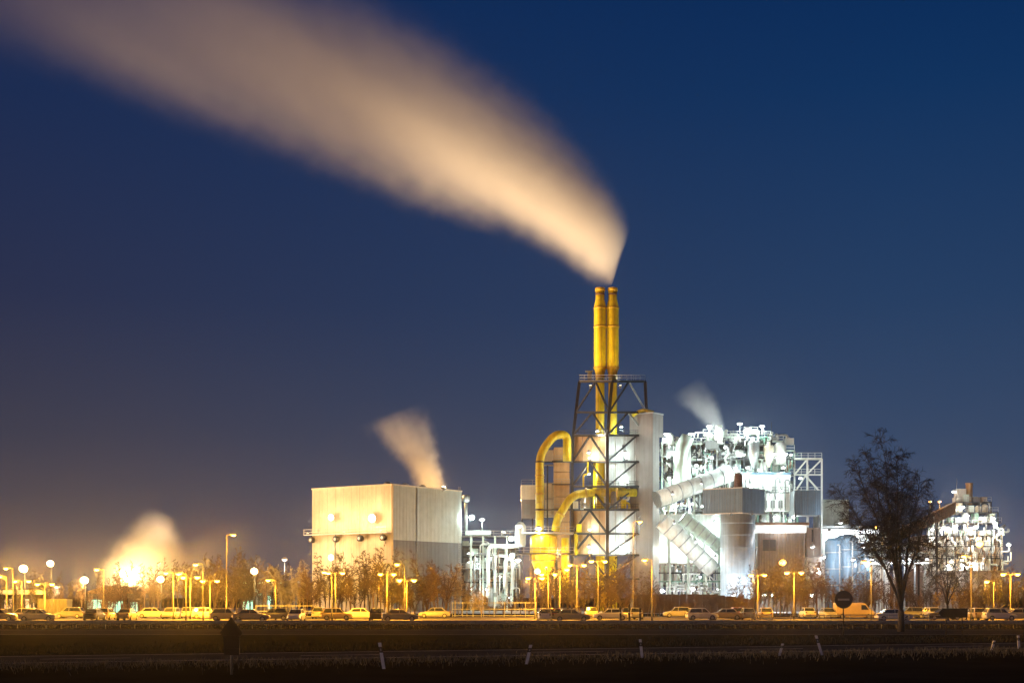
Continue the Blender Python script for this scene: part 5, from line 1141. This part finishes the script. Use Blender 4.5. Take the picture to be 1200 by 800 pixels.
# round sign, back toward us
Y = 104.0; xs = GX(988.5, Y); zc = ZP(702, Y); sg = empty('round_sign', (xs, Y, 0), 'dark round traffic sign on a thin post left of big bare tree', 'sign')
tube(sg, 'post', [(xs, Y + .05, 0), (xs, Y + .05, zc + .5)], .05, M['steel'], 10)
MB().tube([(xs, Y, zc), (xs, Y + .03, zc)], .64, 32).build('disc', M['signback'], sg)
MB().tube([(xs, Y - .035, zc), (xs, Y - .002, zc)], .66, 32).build('rim', M['black'], sg)
MB().box(xs - .42, xs + .42, Y - .06, Y - .037, zc - .07, zc + .07).build('cross_bar', M['galv'], sg)
# arrow sign
Y = 106.0; sg = empty('arrow_sign', (GX(1117, Y), Y, 0), 'dark arrow-shaped direction sign pointing left, right of big bare tree', 'sign')
out = [(1100, 717.5), (1104, 712.3), (1134, 712.3), (1134, 723), (1104, 723)]
pm = MB(); f_ = [(GX(a, Y), Y, ZP(b, Y)) for a, b in out]; k_ = [(x, Y + .04, z) for x, y, z in f_]; n = len(out)
pm.poly(f_ + k_, [tuple(range(n)), tuple(n + i for i in reversed(range(n)))] + [(i, n + i, n + (i + 1) % n, (i + 1) % n) for i in range(n)]); pm.build('panel', M['signback'], sg)
for a in (1109, 1128): tube(sg, 'post', [(GX(a, Y), Y + .1, 0), (GX(a, Y), Y + .1, ZP(713, Y))], .045, M['steel'], 8)
for b in (715, 720.5): MB().box(GX(1105, Y), GX(1133, Y), Y - .03, Y - .002, ZP(b, Y) - .02, ZP(b, Y) + .02).build('brace', M['steel'], sg)
# rough grass in the verge
R7 = random.Random(21); gm = MB()
def blade(p, h, w):
    a = R7.uniform(0, 6.28); d = Vector((math.cos(a), math.sin(a), 0)); l = Vector((R7.uniform(-.5, .5), R7.uniform(-.5, .5), 0)) * h
    gm.poly([p - d * w, p + d * w, p + l * .45 + Vector((0, 0, h * .65)) + d * w * .6, p + l + Vector((0, 0, h))], [(0, 1, 2), (0, 2, 3)])
for i in range(9000):
    u = R7.uniform(-6, 62); q = E0 + ED * u - EN * (1.0 + abs(R7.gauss(0, 1)) * 3.2)
    c = .5 + .5 * math.sin(u * .9 + math.sin(u * 2.3) * 2); h = R7.uniform(.08, .22) + .25 * max(0, c - .4) * R7.random()
    blade(Vector((q.x, q.y, 0)), h, .015)
tag(gm.build('verge_grass', M['headlit_grass']), 'rough dry grass along the near edge of the road', 'grass', kind='stuff')
gm = MB()
for i in range(9000):
    X, Y_ = R7.uniform(-50, 50), R7.uniform(125.5, 149); 
    if R7.random() < .75: blade(Vector((X, Y_, 0)), R7.uniform(.1, .3), .03)
    u = R7.uniform(-30, 110); q = E0 + ED * u + EN * (9 + abs(R7.gauss(0, 1)) * 7)
    if q.y < 106: blade(Vector((q.x, q.y, 0)), R7.uniform(.08, .25), .025)
tag(gm.build('median_grass', M['grass']), 'rough grass between the two roads and the car park', 'grass', kind='stuff')



# ------------------------------------------------------------------ thin haze added to give the lamps their bloom
hz = MB().box(-330, 330, -20, 420, -1, 188).build('haze', M['steel'])
hm = bpy.data.materials.new('haze_volume'); hm.use_nodes = True; ht = hm.node_tree; ht.nodes.clear()
pv = ht.nodes.new('ShaderNodeVolumePrincipled'); pv.inputs['Color'].default_value = (.9, .9, .92, 1); pv.inputs['Density'].default_value = .00011; pv.inputs['Anisotropy'].default_value = .97
ho = ht.nodes.new('ShaderNodeOutputMaterial'); ht.links.new(pv.outputs[0], ho.inputs['Volume'])
hz.data.materials.clear(); hz.data.materials.append(hm); tag(hz, 'thin added haze that gives the lamps halos', 'haze', kind='stuff')
finish_labels()
